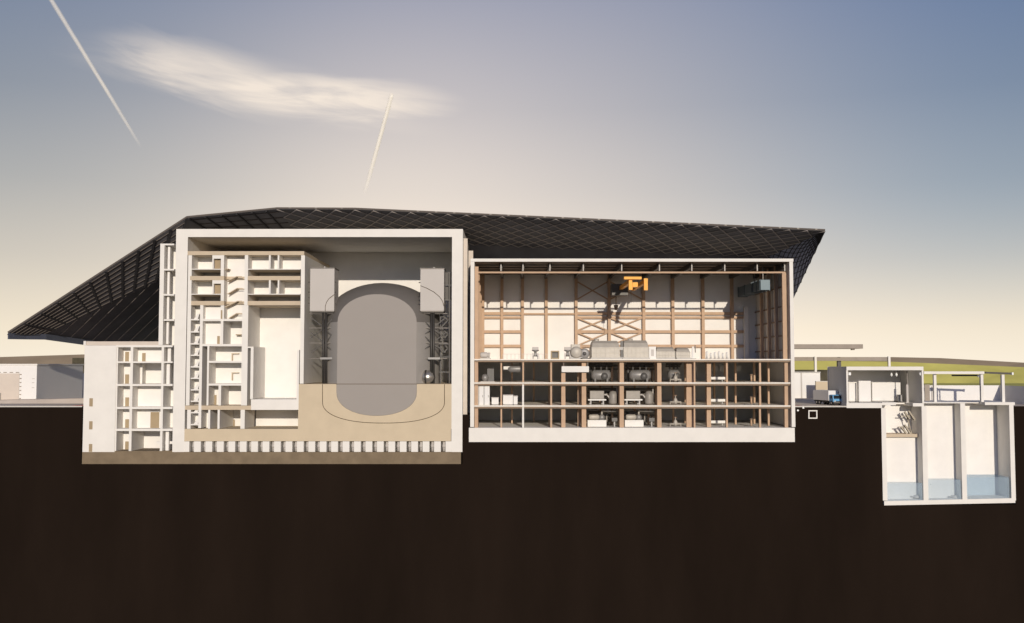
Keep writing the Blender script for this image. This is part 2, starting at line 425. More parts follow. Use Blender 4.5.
for a, b in ((129.6, 132.2), (160.6, 163)):
    aw('wall', 'white', a, 347.2, b, 451, 0, AD)
aw('wall', 'white', 115.6, 347.2, 117, 451, 0.1, AD)
rows = [(347.2, 361.4), (363, 384), (386, 407), (409, 428.8), (431, 451)]
bd = [3.4, 3.8, 3.8, 3.8, 4.2]; bd2 = [3.0, 7.6, 3.4, 3.2, 7.6]
for i, (y0, y1) in enumerate(rows):
    aw('room_back', 'render', 115, y0, 131, y1, bd[i], bd[i] + .2, ref=0)
    aw('room_back', 'render', 130, y0, 162, y1, bd2[i], bd2[i] + .2, ref=0)
    aw('room_back', 'render', 161, y0, 173.5, y1, 5, 5.2, ref=0)
    door(125.2, y1 - 9.6, 129, y1, bd[i], ax)
door(142.2, 353, 145.6, 361.4, bd2[0], ax)
aw('partition', 'render', 130, 363, 142.2, 384, 4.4, 4.6, ref=4.4)
door(133.8, 373.5, 136, 384, 4.4, ax); door(137.4, 373.5, 139.6, 384, 4.4, ax)
door(150.6, 412, 159.2, 428.4, bd2[3], ax)
aw('pipe_rack', 'white', 153, 442, 172, 444.6, 2, 2.6, ref=0)
for (y0, y1), w in zip(rows, (167.6, 166.4, 0, 0, 165.4)):
    if w: aw('pillar', 'render', w, y0, w + 3.2, y1, 1.2, 2.4, ref=1.2)
# upper tower
aw('tower_wall', 'white', 159.4, 243.6, 163.6, 345, 0, AD)
aw('tower_back', 'render', 160, 244, 174, 345, 4.4, 4.6, ref=0)
for y in (243.6, 268.8, 294, 319.2): aw('tower_floor', 'white', 163.6, y, 174, y + 1.6, .02, 4.4)
for i, y in enumerate((246, 271, 296, 321)):
    aw('pillar', 'render', 167.8 - i * .5, y, 170 - i * .5, y + 23, 1.2, 2.2, ref=1.2)
aw('tower_door', 'tan', 170.8, 272, 173.6, 293.5, 3.9, 4.2, ref=0)

# ================================================================== TURBINE HALL
th = thing('turbine_hall', 'long white turbine hall cut open, brown steel columns and three thin floors', 'building', (XX(632), 12, ZZ(442)))
def tb(name, mt, *a, **k): return bxp(name, M[mt], th, *a, **k)
tb('roof', 'white', 470.6, 258.6, 793.4, 261.6, 0, DEP, e=False)
tb('side_wall', 'white', 470.4, 261.7, 474.2, 427, 0, DEP)
tb('side_wall', 'white', 790.6, 261.7, 794.2, 427, 0, DEP)
tb('base_slab', 'white', 468.9, 427.8, 794.8, 442, 0, DEP)
tb('rear_wall', 'render', 468, 258.8, 797, 442, DEP + .02, DEP + .6, ref=0)
for y in (359, 382.4, 405.4):
    tb('floor_slab', 'floor', 474.2, y, 790.6, y + 1.3, .1, DEP)
    m = MB()
    m.px(474.4, y + 1.35, 790.4, y + 3, .5, .9)
    for Y in (10, 20): m.box(XX(474.6), XX(790.2), Y, Y + .5, ZZ(y + 3.4), ZZ(y + 1.35))
    m.build('edge_beam', M['rustdk'], th)
# front columns, rows into the depth
def col(x, w, y0, y1, Y, mt='rust', d=.9): tb('column', mt, x - w / 2, y0, x + w / 2, y1, Y, Y + d)
lev = [(362.2, 382.2), (385.5, 405.2), (408.6, 427.6)]
for y0, y1 in lev:
    for x, w, Y, d in ((476.3, 3.4, .5, 5), (501.3, 1.6, 1.4, 1), (551.2, 1.8, .9, 12), (563.4, 4.0, 1.6, 2.5), (584.0, 4.4, 1.5, 3.4), (579, 2.6, 5.5, 1),
                       (621.8, 4.2, 1.2, 4), (659.4, 4.2, 1.4, 4.5), (690, 7, 2.4, 1.2), (694.6, 1.5, .8, .6), (709, 4.2, 2.5, 1.6), (727, 1.8, 1.4, .9), (760.2, 1.9, 1.2, .8), (786.4, 3.4, 1.2, .9)):
        if x == 563.4 and y0 < 370: y0b = 373
        else: y0b = y0
        col(x, w, y0b, y1, Y, d=d)
    for x, Y in ((567, 14), (606, 14), (616.5, 9), (655, 10), (684, 14), (704, 14), (720, 12), (741, 16), (536, 22), (770, 14), (777, 7), (512, 16), (629, 16), (645, 18), (668, 18), (699, 17), (733, 20), (748, 12), (592, 18)):
        tb('column', 'rust', x - .9, y0, x + .9, y1, Y, Y + .7, ref=0)
tb('partition', 'white', 522.2, 384.4, 524, 427.6, .4, 6)
tb('column', 'rust', 523.2 - .8, 362.2, 523.2 + .8, 382.2, .8, 2)
# rear wall steelwork
RY = DEP - .9
cols = [483, 502, 522.5, 546.2, 576, 609, 643.4, 672.5, 702.5, 731.5]
def q(x, y, Y=RY): return P(x, y, Y)
for x in cols:
    m = MB(); a, b = q(x, 262), q(x, 360)
    m.box(a.x - .36, a.x + .36, RY - .3, RY + .6, ZZ(359.3, 0), ZZ(262)); m.build('column', M['rust'], th)
for y, h in ((313.4, .35), (317.4, .3), (331.6, .35), (346, .35)):
    m = MB()
    for a, b in ((480, 522.5), (576, 747)):
        m.box(q(a, y).x, q(b, y).x, RY + .1, RY + .5, q(0, y).z - h, q(0, y).z + h)
    m.build('girt', M['rust'], th)
m = MB().box(q(522.5, 313).x, q(576, 313).x, RY + .1, RY + .5, q(0, 314.6).z, q(0, 313.0).z); m.build('girt', M['rust'], th)
for a, b in ((576, 609), (609, 643.4)):
    for y0, y1 in ((281, 300), (317.4, 331), (332, 346), (346, 358.5)):
        m = MB(); m.bar(q(a, y0, RY + .2), q(b, y1, RY + .2), .32); m.bar(q(a, y1, RY + .25), q(b, y0, RY + .25), .32); m.build('cross_brace', M['rust'], th)
m = MB().box(q(745.5, 300).x - .5, q(745.5, 300).x + .5, RY - .6, RY + .6, ZZ(359.3), q(0, 306).z); m.build('downpipe', M['white'], th)
# roof steelwork: front lattice girder, purlins
m = MB().box(XX(477, 272), XX(788, 272), 2.0, 2.5, ZZ(273.2, 2), ZZ(271.6, 2)); m.build('crane_rail', M['rust'], th)
MB().box(XX(474.4, 262), XX(790.4, 262), .25, DEP - .05, ZZ(261.95), ZZ(261.62)).build('ceiling', M['ceil'], th)
for x in (501, 523, 550, 583.4, 621.8, 659.6, 692, 725, 757.5, 785):
    a = P(x, 266, 1.8); MB().box(a.x - .12, a.x + .12, 2.0, 2.4, ZZ(271, 2), ZZ(261.8, 2)).build('hanger', M['box'], th)
    MB().box(a.x - .3, a.x + .3, 3.2, DEP - 1, ZZ(267), ZZ(262.2)).build('roof_truss', M['dark'], th)
for Y in (6, 12, 18, 24):
    MB().box(XX(475), XX(790), Y, Y + .25, ZZ(262.8), ZZ(261.97)).build('purlin', M['dark'], th)
# right and left wall columns (full height over the top floor)
for Y in (1.6, 8.6, 15, 22):
    a = XX(790.4) - .2
    MB().box(a - (.9 if Y < 3 else .7), a, Y, Y + .8, ZZ(359), ZZ(272 if Y < 3 else 262)).build('column', M['rust'], th)
for Y in (1.2, 9, 17, 25):
    a = XX(474.2) + .05
    MB().box(a, a + .8, Y, Y + 1.2, ZZ(359), ZZ(266)).build('column', M['rust'], th)
for z in (285, 305, 320, 335, 350):
    a = XX(790.4)
    MB().box(a - .25, a - .02, 2.6, DEP - .2, ZZ(z) - .15, ZZ(z) + .15).build('girt', M['rustdk'], th)
# ---- ventilation ducts along the right wall
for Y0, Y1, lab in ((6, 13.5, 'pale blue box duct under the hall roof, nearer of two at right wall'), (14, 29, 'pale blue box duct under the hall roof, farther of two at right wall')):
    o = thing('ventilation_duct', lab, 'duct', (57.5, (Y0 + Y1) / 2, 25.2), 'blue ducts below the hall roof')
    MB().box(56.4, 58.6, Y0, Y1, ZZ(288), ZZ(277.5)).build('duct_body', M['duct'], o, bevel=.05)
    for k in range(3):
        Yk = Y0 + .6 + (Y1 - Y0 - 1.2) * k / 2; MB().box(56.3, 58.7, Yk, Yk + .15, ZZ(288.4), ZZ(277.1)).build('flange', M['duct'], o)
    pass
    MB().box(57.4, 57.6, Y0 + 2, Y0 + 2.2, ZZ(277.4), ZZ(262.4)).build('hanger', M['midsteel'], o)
# ---- overhead crane
o = thing('overhead_crane', 'orange overhead crane hanging under the hall roof above the machines', 'crane', (XX(634), 14, ZZ(279)))
for x0, x1 in ((629, 632.4), (644.2, 647.6)):
    m = MB().px(x0, 279.2, x1, 283, 3.2, 27, ref=3); m.build('girder', M['orange'], o)
MB().px(624, 276.8, 641.4, 279.4, 2.6, 4.2, ref=3).build('end_carriage', M['orange'], o)
MB().px(624, 276.8, 648, 279.0, 26.6, 28.4, ref=3).build('end_carriage', M['orange'], o)
MB().px(628.8, 282.8, 632.6, 289.8, 2.9, 4.0, ref=3).build('support_leg', M['orange'], o)
MB().px(644.0, 278.4, 647.8, 290.2, 2.9, 4.0, ref=3).build('support_leg', M['orange'], o)
MB().px(633, 282.2, 638, 286.8, 3.2, 6.2, ref=3).build('hoist', M['orange'], o)
MB().px(612, 284, 628, 295, 23, 27, ref=23).build('trolley', M['machdark'], o)
MB().cyl(P(631, 289.5, 3.4), P(631, 303, 3.4), .05, .05, 6).build('cable', M['dark'], o)
m = MB().cyl(P(616, 295, 24), P(616, 306, 24), .12, .12, 8); m.cyl(P(616, 305, 24), P(616, 310, 24), .6, .3, 12); m.build('hook_block', M['rustdk'], o)

# ---- machines on the top floor
ZF = ZZ(359) + .01
def base(x, Y): return Vector((XX(x, 359, 0) * (Y + DC) / DC, Y, ZF))
def MX(px, Y): return XX(px, 355, Y)
def ribbed(o, x0, x1, ytop, Y0, Y1, mt, dome=False):
    X0, X1 = MX(x0, Y0), MX(x1, Y0); zt = ZZ(ytop, Y0)
    m = MB(); h = zt - ZF
    prof = [(0, ZF + .35), (0, ZF + h * .62), (.12, ZF + h * .86), (.3, zt)]
    W = Y1 - Y0
    def ring(k, z): 
        return [(X0 + k * 1.2, Y0 + k * W * .8, z), (X1 - k * 1.2, Y0 + k * W * .8, z), (X1 - k * 1.2, Y1 - k * W * .8, z), (X0 + k * 1.2, Y1 - k * W * .8, z)]
    for (k0, z0), (k1, z1) in zip(prof, prof[1:]): m.hexa(ring(k0, z0) + ring(k1, z1))
    m.build('casing', M[mt], o)
    m = MB(); n = 6
    for i in range(n + 1):
        x = X0 + (X1 - X0) * i / n; m.box(x - .06, x + .06, Y0 - .1, Y1 + .1, ZF + .3, ZF + h * .62)
    m.box(X0 - .1, X1 + .1, Y0 - .12, Y1 + .12, ZF + h * .33, ZF + h * .36)
    m.box(X0 - .1, X1 + .1, Y0 - .14, Y1 + .14, ZF + h * .6, ZF + h * .64)
    m.build('rib', M[mt], o)
    MB().box(X0 - .3, X1 + .3, Y0 - .3, Y1 + .3, ZF, ZF + .35).build('plinth', M['machgrey'], o)
def mk(name, label, cat, x, Y, group=None): return thing(name, label, cat, tuple(base(x, Y)), group)
o = mk('turbine_casing', 'beige ribbed turbine casing on the upper floor, left of the dark post', 'turbine', 606, 10, 'turbine casings on the upper floor')
ribbed(o, 592, 619.5, 340.6, 7, 14, 'machine')
MB().cyl((MX(597, 9), 10.5, ZZ(343, 9)), (MX(597, 9), 10.5, ZZ(338.6, 9)), .6, .6, 14).build('pipe', M['machine'], o)
o = mk('turbine_casing', 'beige ribbed turbine casing on the upper floor, right of the dark post', 'turbine', 636, 10, 'turbine casings on the upper floor')
ribbed(o, 623.8, 648.6, 340.2, 7, 14, 'machine')
MB().cyl((MX(631, 9), 10.5, ZZ(343, 9)), (MX(631, 9), 10.5, ZZ(338.4, 9)), .6, .6, 14).build('pipe', M['machine'], o)
o = mk('turbine_casing', 'low grey turbine casing on the upper floor right of the white panel', 'turbine', 667, 10, 'turbine casings on the upper floor')
ribbed(o, 656.6, 675, 347, 7.5, 13, 'machine')
o = mk('turbine_casing', 'grey machine casing on the upper floor just left of the white post', 'turbine', 683, 10, 'turbine casings on the upper floor')
ribbed(o, 676.4, 690, 347.8, 7.5, 13, 'machine')
o = mk('lifting_post', 'dark slim post between the two large beige casings', 'post', 621.8, 8)
a = base(621.8, 7.4); MB().box(a.x - .3, a.x + .3, 7.2, 7.7, ZF, ZZ(341, 7.4)).build('column', M['machdark'], o); MB().box(a.x - .6, a.x + .6, 7, 7.9, ZF, ZF + .4).build('foot', M['machgrey'], o); MB().box(a.x - .5, a.x + .3, 7.15, 7.75, ZZ(350, 7.4), ZZ(347, 7.4)).build('clamp', M['machgrey'], o)
o = mk('control_panel', 'white upright panel standing right of the second beige casing', 'cabinet', 652.4, 9)
a = base(652.4, 7.4); MB().box(a.x - .8, a.x + .8, 7, 8, ZF, ZZ(346.6, 7.4)).build('body', M['machwhite'], o, bevel=.05)
MB().box(a.x - .35, a.x + .3, 6.97, 7.0, ZF + .7, ZZ(349.5, 7.4)).build('door_panel', M['box'], o)
o = mk('generator', 'rounded beige generator on the upper floor beside the dark wheel', 'generator', 576, 9)
a = base(576, 8); zc = ZZ(352.4, 8); 
MB().lathe((a.x, 8.5, zc), [(0, -1.9), (1.0, -1.9), (1.35, -1.5), (1.35, 1.5), (1.0, 1.9), (0, 1.9)], axis='y', seg=24).build('drum', M['machine'], o)
MB().box(a.x - 1.1, a.x + .9, 7.2, 9.6, zc + .8, ZZ(344.4, 8)).build('terminal_box', M['machine'], o)
MB().box(a.x - 1.4, a.x + 1.4, 7, 10, ZF, ZF + .5).build('bedplate', M['machgrey'], o)
o = mk('flywheel', 'dark grey round wheel standing right of the beige generator', 'flywheel', 584.4, 8)
a = base(584.4, 7.5); zc = ZZ(353.6, 7.5); rr = zc - ZF - .1
MB().lathe((a.x, 7.5, zc), [(0, -.45), (rr * .8, -.45), (rr, -.3), (rr, .3), (rr * .8, .45), (0, .45)], axis='y', seg=28).build('disc', M['machgrey'], o)
MB().lathe((a.x, 7.0, zc), [(0, -.25), (.4, -.25), (.45, .1), (0, .1)], axis='y', seg=16).build('hub', M['machdark'], o)
MB().box(a.x - .9, a.x + .9, 7, 8, ZF, ZF + .3).build('foot', M['machdark'], o)
def valve(x, label):
    o = mk('valve_tower', label, 'valve', x, 9, 'valve towers on the upper floor')
    a = base(x, 8); z1 = ZZ(347, 8)
    m = MB()
    for s in (-.55, .55):
        for t in (-.5, .5): m.box(a.x + s - .12, a.x + s + .12, 8 + t - .1, 8 + t + .1, ZF, ZF + (z1 - ZF) * .5)
    m.build('frame', M['box'], o)
    MB().lathe((a.x, 8, ZF), [(.0, .6), (.45, .6), (.3, 1.2), (.3, 1.7), (.8, 1.9), (.8, 2.1), (0, 2.1)], seg=16).build('body', M['machgrey'], o)
    MB().box(a.x - .7, a.x + .7, 7.4, 8.6, ZF + 2.1, z1).build('actuator', M['box'], o, bevel=.05)
valve(535.4, 'grey valve tower on the upper floor standing alone in the second window bay')
valve(567.6, 'grey valve tower on the upper floor beside the beige generator')
o = mk('brown_cabinet', 'small brown box with dark hollow front on the upper floor', 'cabinet', 555, 9)
a = base(555, 8); m = MB(); m.box(a.x - .95, a.x + .95, 7.3, 8.6, ZF, ZF + .3); m.box(a.x - .95, a.x + .95, 7.3, 8.6, ZZ(352, 8), ZZ(350.8, 8)); m.box(a.x - .95, a.x - .7, 7.3, 8.6, ZF + .3, ZZ(352, 8)); m.box(a.x + .7, a.x + .95, 7.3, 8.6, ZF + .3, ZZ(352, 8)); m.build('frame', M['door'], o)
MB().box(a.x - .7, a.x + .7, 7.9, 8.5, ZF + .3, ZZ(352, 8)).build('core', M['machdark'], o)
o = mk('pump_skid', 'small grey pump set at the far left of the upper floor', 'pump', 485.5, 9)
a = base(485.5, 8); MB().box(a.x - 1.3, a.x + 1.2, 7.4, 8.8, ZF, ZF + .3).build('bedplate', M['box'], o)
MB().lathe((a.x - .2, 8, ZF + .95), [(0, -1.0), (.5, -1.0), (.65, -.7), (.65, .5), (.4, .9), (0, .9)], axis='x', seg=18).build('motor', M['box'], o); MB().cyl((a.x + .7, 8, ZF + .3), (a.x + .9, 8, ZF + 1.5), .22, .22, 10).build('pipe', M['box'], o)
o = mk('white_post', 'tall thin white post with dark hook at the right of the casings', 'post', 693, 8)
a = base(693, 7.5); MB().box(a.x - .22, a.x + .22, 7.3, 7.7, ZF, ZZ(346.6, 7.5)).build('pole', M['machwhite'], o); MB().bar((a.x + .55, 7.5, ZZ(352.5, 7.5)), (a.x + .5, 7.5, ZZ(345.2, 7.5)), .2).build('hook_arm', M['machdark'], o); MB().box(a.x - .4, a.x + .7, 7.2, 7.8, ZF, ZF + .2).build('foot', M['machgrey'], o)
x = 706; k = 0
words = ['first', 'second', 'third', 'fourth', 'fifth', 'sixth']
for k in range(6):
    o = mk('filter_column', words[k] + ' pale filter cylinder counted rightward from the white post', 'filter', 707 + k * 4.0, 9, 'pale filter cylinders on the upper floor')
    a = base(707 + k * 4.0, 8); h = ZZ(351.2 + (k * 5 % 3) * .8, 8)
    MB().lathe((a.x, 8, 0), [(0, ZF + .3), (.28, ZF + .3), (.28, h - .2), (.15, h), (0, h)], seg=14).build('body', M['machwhite'], o)
    MB().cyl((a.x, 8, ZF), (a.x, 8, ZF + .3), .36, .36, 14).build('foot', M['box'], o)
# railing along the upper floor
m = thing('railing', 'thin pale railing along the rear of the upper floor, left bays', 'railing', tuple(base(515, 5)))
for x in range(503, 549, 4):
    a = base(x, 5); MB().box(a.x - .05, a.x + .05, 5, 5.1, ZF, ZF + 1.1).build('post', M['box'], m)
MB().box(base(503, 5).x, base(547.2, 5).x, 5.0, 5.08, ZF + 1.1, ZF + 1.17).build('handrail', M['box'], m)

# ---- machines on the three lower levels
Z1, Z2, Z3 = ZZ(382.4) + .01, ZZ(405.4) + .01, ZZ(427.8) + .01
def exchanger(x, w, Y, z, label):
    a = Vector((XX(x, 380, Y), Y, z)); W = w * SC * 1.03
    o = thing('heat_exchanger', label, 'heat exchanger', tuple(a), 'grey heat exchangers on the first floor below')
    MB().lathe(a + Vector((0, 0, 1.55)), [(0, -W / 2), (.7, -W / 2 + .1), (1.15, -W / 2 + .6), (1.15, W / 2 - .6), (.7, W / 2 - .1), (0, W / 2)], axis='x', seg=24).build('shell', M['machgrey'], o)
    m = MB()
    for s in (-.3, .3): m.box(a.x + s * W - .2, a.x + s * W + .2, Y - .9, Y + .9, z, z + 1)
    m.build('saddle', M['machdark'], o)
    m = MB()
    for s in (-.32, 0, .28): m.cyl(a + Vector((s * W, 0, 2.5)), a + Vector((s * W, 0, 4.0)), .22, .22, 10)
    m.cyl(a + Vector((-W * .6, .3, 4.0)), a + Vector((W * .6, .3, 4.0)), .3, .3, 12)
    m.cyl(a + Vector((-W * .6, .9, 3.5)), a + Vector((W * .55, .9, 3.5)), .18, .18, 12)
    m.build('pipe', M['machdark'], o)
    MB().lathe(a + Vector((W * .15, -1.1, 1.3)), [(0, -.4), (.7, -.3), (.8, 0), (.7, .2), (0, .2)], axis='y', seg=18).build('manway', M['machdark'], o)
    return o
exchanger(601, 20, 6, Z1, 'grey heat exchanger under dark pipes in the bay left of the middle column')
exchanger(640, 22, 6, Z1, 'grey heat exchanger under dark pipes in the bay right of the middle column')
exchanger(674, 13, 8, Z1, 'short grey heat exchanger under pipes two bays right of the middle column')
def condenser(x, Y, z, label):
    a = Vector((XX(x, 400, Y), Y, z))
    o = thing('condenser_unit', label, 'condenser', tuple(a), 'grey condenser units on the middle floor')
    MB().box(a.x - 1.9, a.x + 1.3, Y - 1, Y + 2, z + 1.25, z + 3.1).build('tank', M['machmid'], o, bevel=.12)
    MB().box(a.x - 2.3, a.x + 1.7, Y - 1.4, Y + 2.4, z + .95, z + 1.25).build('tray', M['machwhite'], o)
    m = MB()
    for s in (-1.7, 1.1):
        for t in (-.9, 1.9): m.box(a.x + s - .15, a.x + s + .15, Y + t - .15, Y + t + .15, z, z + .95)
    m.build('stand', M['machgrey'], o)
    MB().lathe(a + Vector((3.4, .2, 0)), [(0, .1), (.8, .1), (1.0, .5), (1.0, 2.2), (.7, 2.9), (0, 3.1)], seg=20).build('drum', M['machmid'], o)
    m = MB(); m.tube([a + Vector((1.3, 0, 2.2)), a + Vector((2.0, 0, 2.2)), a + Vector((2.6, 0, 1.4))], .18, 10); m.cyl(a + Vector((4.3, .2, 1)), a + Vector((4.3, .2, 4.0)), .15, .15, 10); m.build('pipe', M['box'], o)
    return o
condenser(598, 4.5, Z2, 'beige condenser tank with drum on the middle floor, left of middle column')
condenser(634, 4.5, Z2, 'beige condenser tank with drum on the middle floor, right of middle column')
def pumpset(x, Y, z, label):
    a = Vector((XX(x, 420, Y), Y, z))
    o = thing('pump_set', label, 'pump', tuple(a), 'pump sets on the ground floor')
    MB().box(a.x - 2.2, a.x + 2.0, Y - 1.2, Y + 1.6, z, z + 1.5).build('plinth', M['machwhite'], o, bevel=.08)
    MB().lathe(a + Vector((-.6, .2, 2.1)), [(0, -1.2), (.5, -1.2), (.6, -.9), (.6, .8), (.4, 1.1), (0, 1.1)], axis='x', seg=20).build('motor', M['machine'], o)
    MB().lathe(a + Vector((1.1, .2, 2.0)), [(0, -.5), (.5, -.4), (.75, 0), (.5, .4), (0, .5)], axis='y', seg=20).build('volute', M['machgrey'], o)
    MB().box(a.x + 3.2, a.x + 4.4, Y - 1.4, Y - .4, z + 1.2, z + 2).build('control_box', M['machdark'], o)
    MB().box(a.x + 3.65, a.x + 3.95, Y - 1.1, Y - .8, z, z + 1.2).build('stand', M['machgrey'], o)
    m = MB(); m.tube([a + Vector((1.1, .2, 2.6)), a + Vector((1.1, .2, 3.4)), a + Vector((5.2, .2, 3.4)), a + Vector((5.2, .2, 0))], .2, 10); m.build('pipe', M['machine'], o)
    return o
pumpset(597, 4.5, Z3, 'pump set on white plinth on the ground floor, left of middle column')
pumpset(634, 4.5, Z3, 'pump set on white plinth on the ground floor, right of middle column')
for nm, z, top in (('top', Z1, 363.5), ('middle', Z2, 386.6), ('lowest', Z3, 409.6)):
    o = thing('pipe_run', 'dark pipes and drops under the ceiling of the ' + nm + ' lower level, middle bays', 'pipes', (XX(622, top, 9), 9, ZZ(top + 3, 9)), 'pipe runs under the lower ceilings')
    for k in range(3):
        Y = 8.5 + k * 1.1; zz = ZZ(top + 2.2, Y) - .35 * k
        MB().cyl((XX(588, top, Y), Y, zz), (XX(657, top, Y), Y, zz), .2 + .05 * k, seg=10).build('pipe', M['machdark' if k != 1 else 'machmid'], o)
    for i, px in enumerate((591, 606.5, 611, 628, 644.5, 652)):
        Y = 8.5 + (i % 3) * 1.1; zz = ZZ(top + 2.2, Y) - .35 * (i % 3)
        MB().cyl((XX(px, top, Y), Y, z), (XX(px, top, Y), Y, zz), .17 + .06 * (i % 2), seg=10).build('riser', M[('machdark', 'machmid', 'rustdk')[i % 3]], o)
# left bays
o = thing('supply_duct', 'white box duct hanging below the upper floor in the left bays', 'duct', tuple(P(575, 372, 1)))
MB().px(561.6, 366.2, 589, 372.2, .7, 1.4, ref=.7).build('duct_body', M['machwhite'], o, bevel=.04)
m = MB()
for x in (563.5, 587.5): m.px(x, 362.6, x + .6, 366.2, .9, 1.1, ref=.8)
m.build('hanger', M['midsteel'], o)
o = thing('motor_pump', 'dark vertical pump with pale ball housing in the leftmost bay', 'pump', (XX(485, 382, 5), 5, Z1))
a = WL[o.name]; MB().lathe(a + Vector((0, 0, .95)), [(0, -.9), (.6, -.75), (.85, 0), (.6, .7), (0, .85)], seg=20).build('housing', M['machgrey'], o)
MB().box(a.x + .5, a.x + 2, 5.6, 7, Z1, Z1 + 3.0).build('motor', M['machdark'], o); MB().box(a.x - 1, a.x + 2.2, 4.4, 7.2, Z1, Z1 + .15).build('bedplate', M['box'], o)
o = thing('ceiling_tank', 'pale green grey tank hung under the upper floor, left side', 'tank', (XX(516, 366, 5), 5, ZZ(369, 5)))
a = WL[o.name]; MB().lathe(a, [(0, -1.9), (.5, -1.8), (.75, -1.2), (.75, 1.2), (.5, 1.8), (0, 1.9)], axis='x', seg=20).build('body', M['machgrey'], o)
MB().box(a.x - 2.8, a.x - 1.0, 4.6, 5.4, a.z - .1, a.z + .6).build('bracket', M['machwhite'], o)
m = MB(); m.box(a.x - 1, a.x - .85, 4.9, 5.1, a.z + .6, ZZ(362.4)); m.box(a.x + .85, a.x + 1, 4.9, 5.1, a.z + .6, ZZ(362.4)); m.build('hanger', M['machdark'], o)
for i, (x0, x1, lab) in enumerate(((473.8, 478.6, 'leftmost'), (479.0, 483.8, 'middle'), (484.2, 489.6, 'right'))):
    o = thing('switch_cabinet', lab + ' one of three tall white switch cabinets on the middle floor', 'cabinet', tuple(P((x0 + x1) / 2, 405.3, 1)), 'white switch cabinets on the middle floor')
    MB().px(x0, 386.2, x1, 405.2, 1.0, 4, ref=1).build('body', M['machwhite'], o, bevel=.05)
    MB().px(x0 + .7, 388, x1 - .7, 404, .94, 1.02, ref=1).build('door', M['store'], o)
    MB().px(x1 - 1.4, 395, x1 - 1.0, 397.4, .86, .95, ref=1).build('handle', M['midsteel'], o)
for i, (x0, y0, x1, lab) in enumerate(((491.6, 398, 498.6, 'low white cabinet right of the three tall switch cabinets'), (503, 395.4, 513, 'white bench unit behind the thin column on the middle floor'), (513.4, 396.4, 517.6, 'narrow white unit right of the white bench unit'))):
    o = thing('white_unit', lab, 'cabinet', tuple(P((x0 + x1) / 2, 405.2, 2.2)), 'low white units on the middle floor')
    MB().px(x0, y0, x1, 404.2, 2.0, 4, ref=2).build('body', M['machwhite'], o, bevel=.05)
    MB().px(x0 - .3, y0 - .7, x1 + .3, y0, 1.9, 4.1, ref=2).build('top', M['box'], o)
    MB().px(x0 + .4, 404.2, x1 - .4, 405.2, 2.1, 3.8, ref=2).build('plinth', M['machgrey'], o)
# pipes and pallets in the right bays
for i, (y, z, nm) in enumerate(((382, Z1, 'top'), (405, Z2, 'middle'), (427, Z3, 'lowest'))):
    o = thing('standpipe', 'short brown standpipe near the right end of the ' + nm + ' of three lower floors', 'pipe', (XX(751.4, y, 5), 5, z), 'standpipes in the right bays')
    a = WL[o.name]; MB().cyl(a, a + Vector((0, 0, 1.5)), .22, .22, 12).build('riser', M['rust'], o)
    MB().cyl(a + Vector((0, 0, 1.5)), a + Vector((0, 0, 1.75)), .34, .34, 12).build('cap', M['rustdk'], o)
    MB().box(a.x - 1.6, a.x + .6, 4.6, 5.4, z, z + .12).build('base_plate', M['machdark'], o)
    o = thing('low_duct', 'low white duct across the floor of the ' + nm + ' lower level, right of wide column', 'duct', (XX(716, y, 9), 9, z), 'white ducts on the lower floors')
    a = WL[o.name]; MB().box(a.x - 2, a.x + 2, 8.4, 9.6, z + .5, z + 1.1).build('duct_body', M['machwhite'], o, bevel=.04)
    m = MB(); m.box(a.x - 1.5, a.x - 1.3, 8.8, 9.2, z, z + .5); m.box(a.x + 1.3, a.x + 1.5, 8.8, 9.2, z, z + .5); m.build('stand', M['machgrey'], o)
    o = thing('valve_set', 'small pale valve cluster on the ' + nm + ' lower level, left of wide column', 'valve', (XX(675.5, y, 5), 5, z), 'valve clusters on the lower floors')
    a = WL[o.name]; MB().lathe(a + Vector((0, 0, .8)), [(0, -.7), (.35, -.6), (.5, 0), (.35, .5), (.12, .7), (.12, 1.2), (0, 1.2)], seg=16).build('body', M['machine'], o)
    m = MB(); m.cyl(a + Vector((-1.3, 0, .55)), a + Vector((1.3, 0, .55)), .2, .2, 10); m.cyl(a + Vector((-1.2, 0, 0)), a + Vector((-1.2, 0, .5)), .12, .12, 8); m.cyl(a + Vector((1.2, 0, 0)), a + Vector((1.2, 0, .5)), .12, .12, 8); m.build('pipe', M['machine'], o)
    MB().lathe(a + Vector((0, 0, 2.05)), [(.3, -.05), (.42, 0), (.3, .05)], seg=16).build('handwheel', M['rust'], o)
    o = thing('light_unit', 'row of white wall panels high in the ' + nm + ' lower level, right bays', 'panel', (XX(718, y, 24), 24, z + 2.6), 'white panels in the right bays') if i == 0 else None
    if o:
        for x0, x1 in ((712.5, 717.3), (719.8, 725), (736, 741), (663, 672), (694, 697.5)):
            MB().px(x0, 366, x1, 371.4, 24, 24.4).build('panel', M['machwhite'], o)

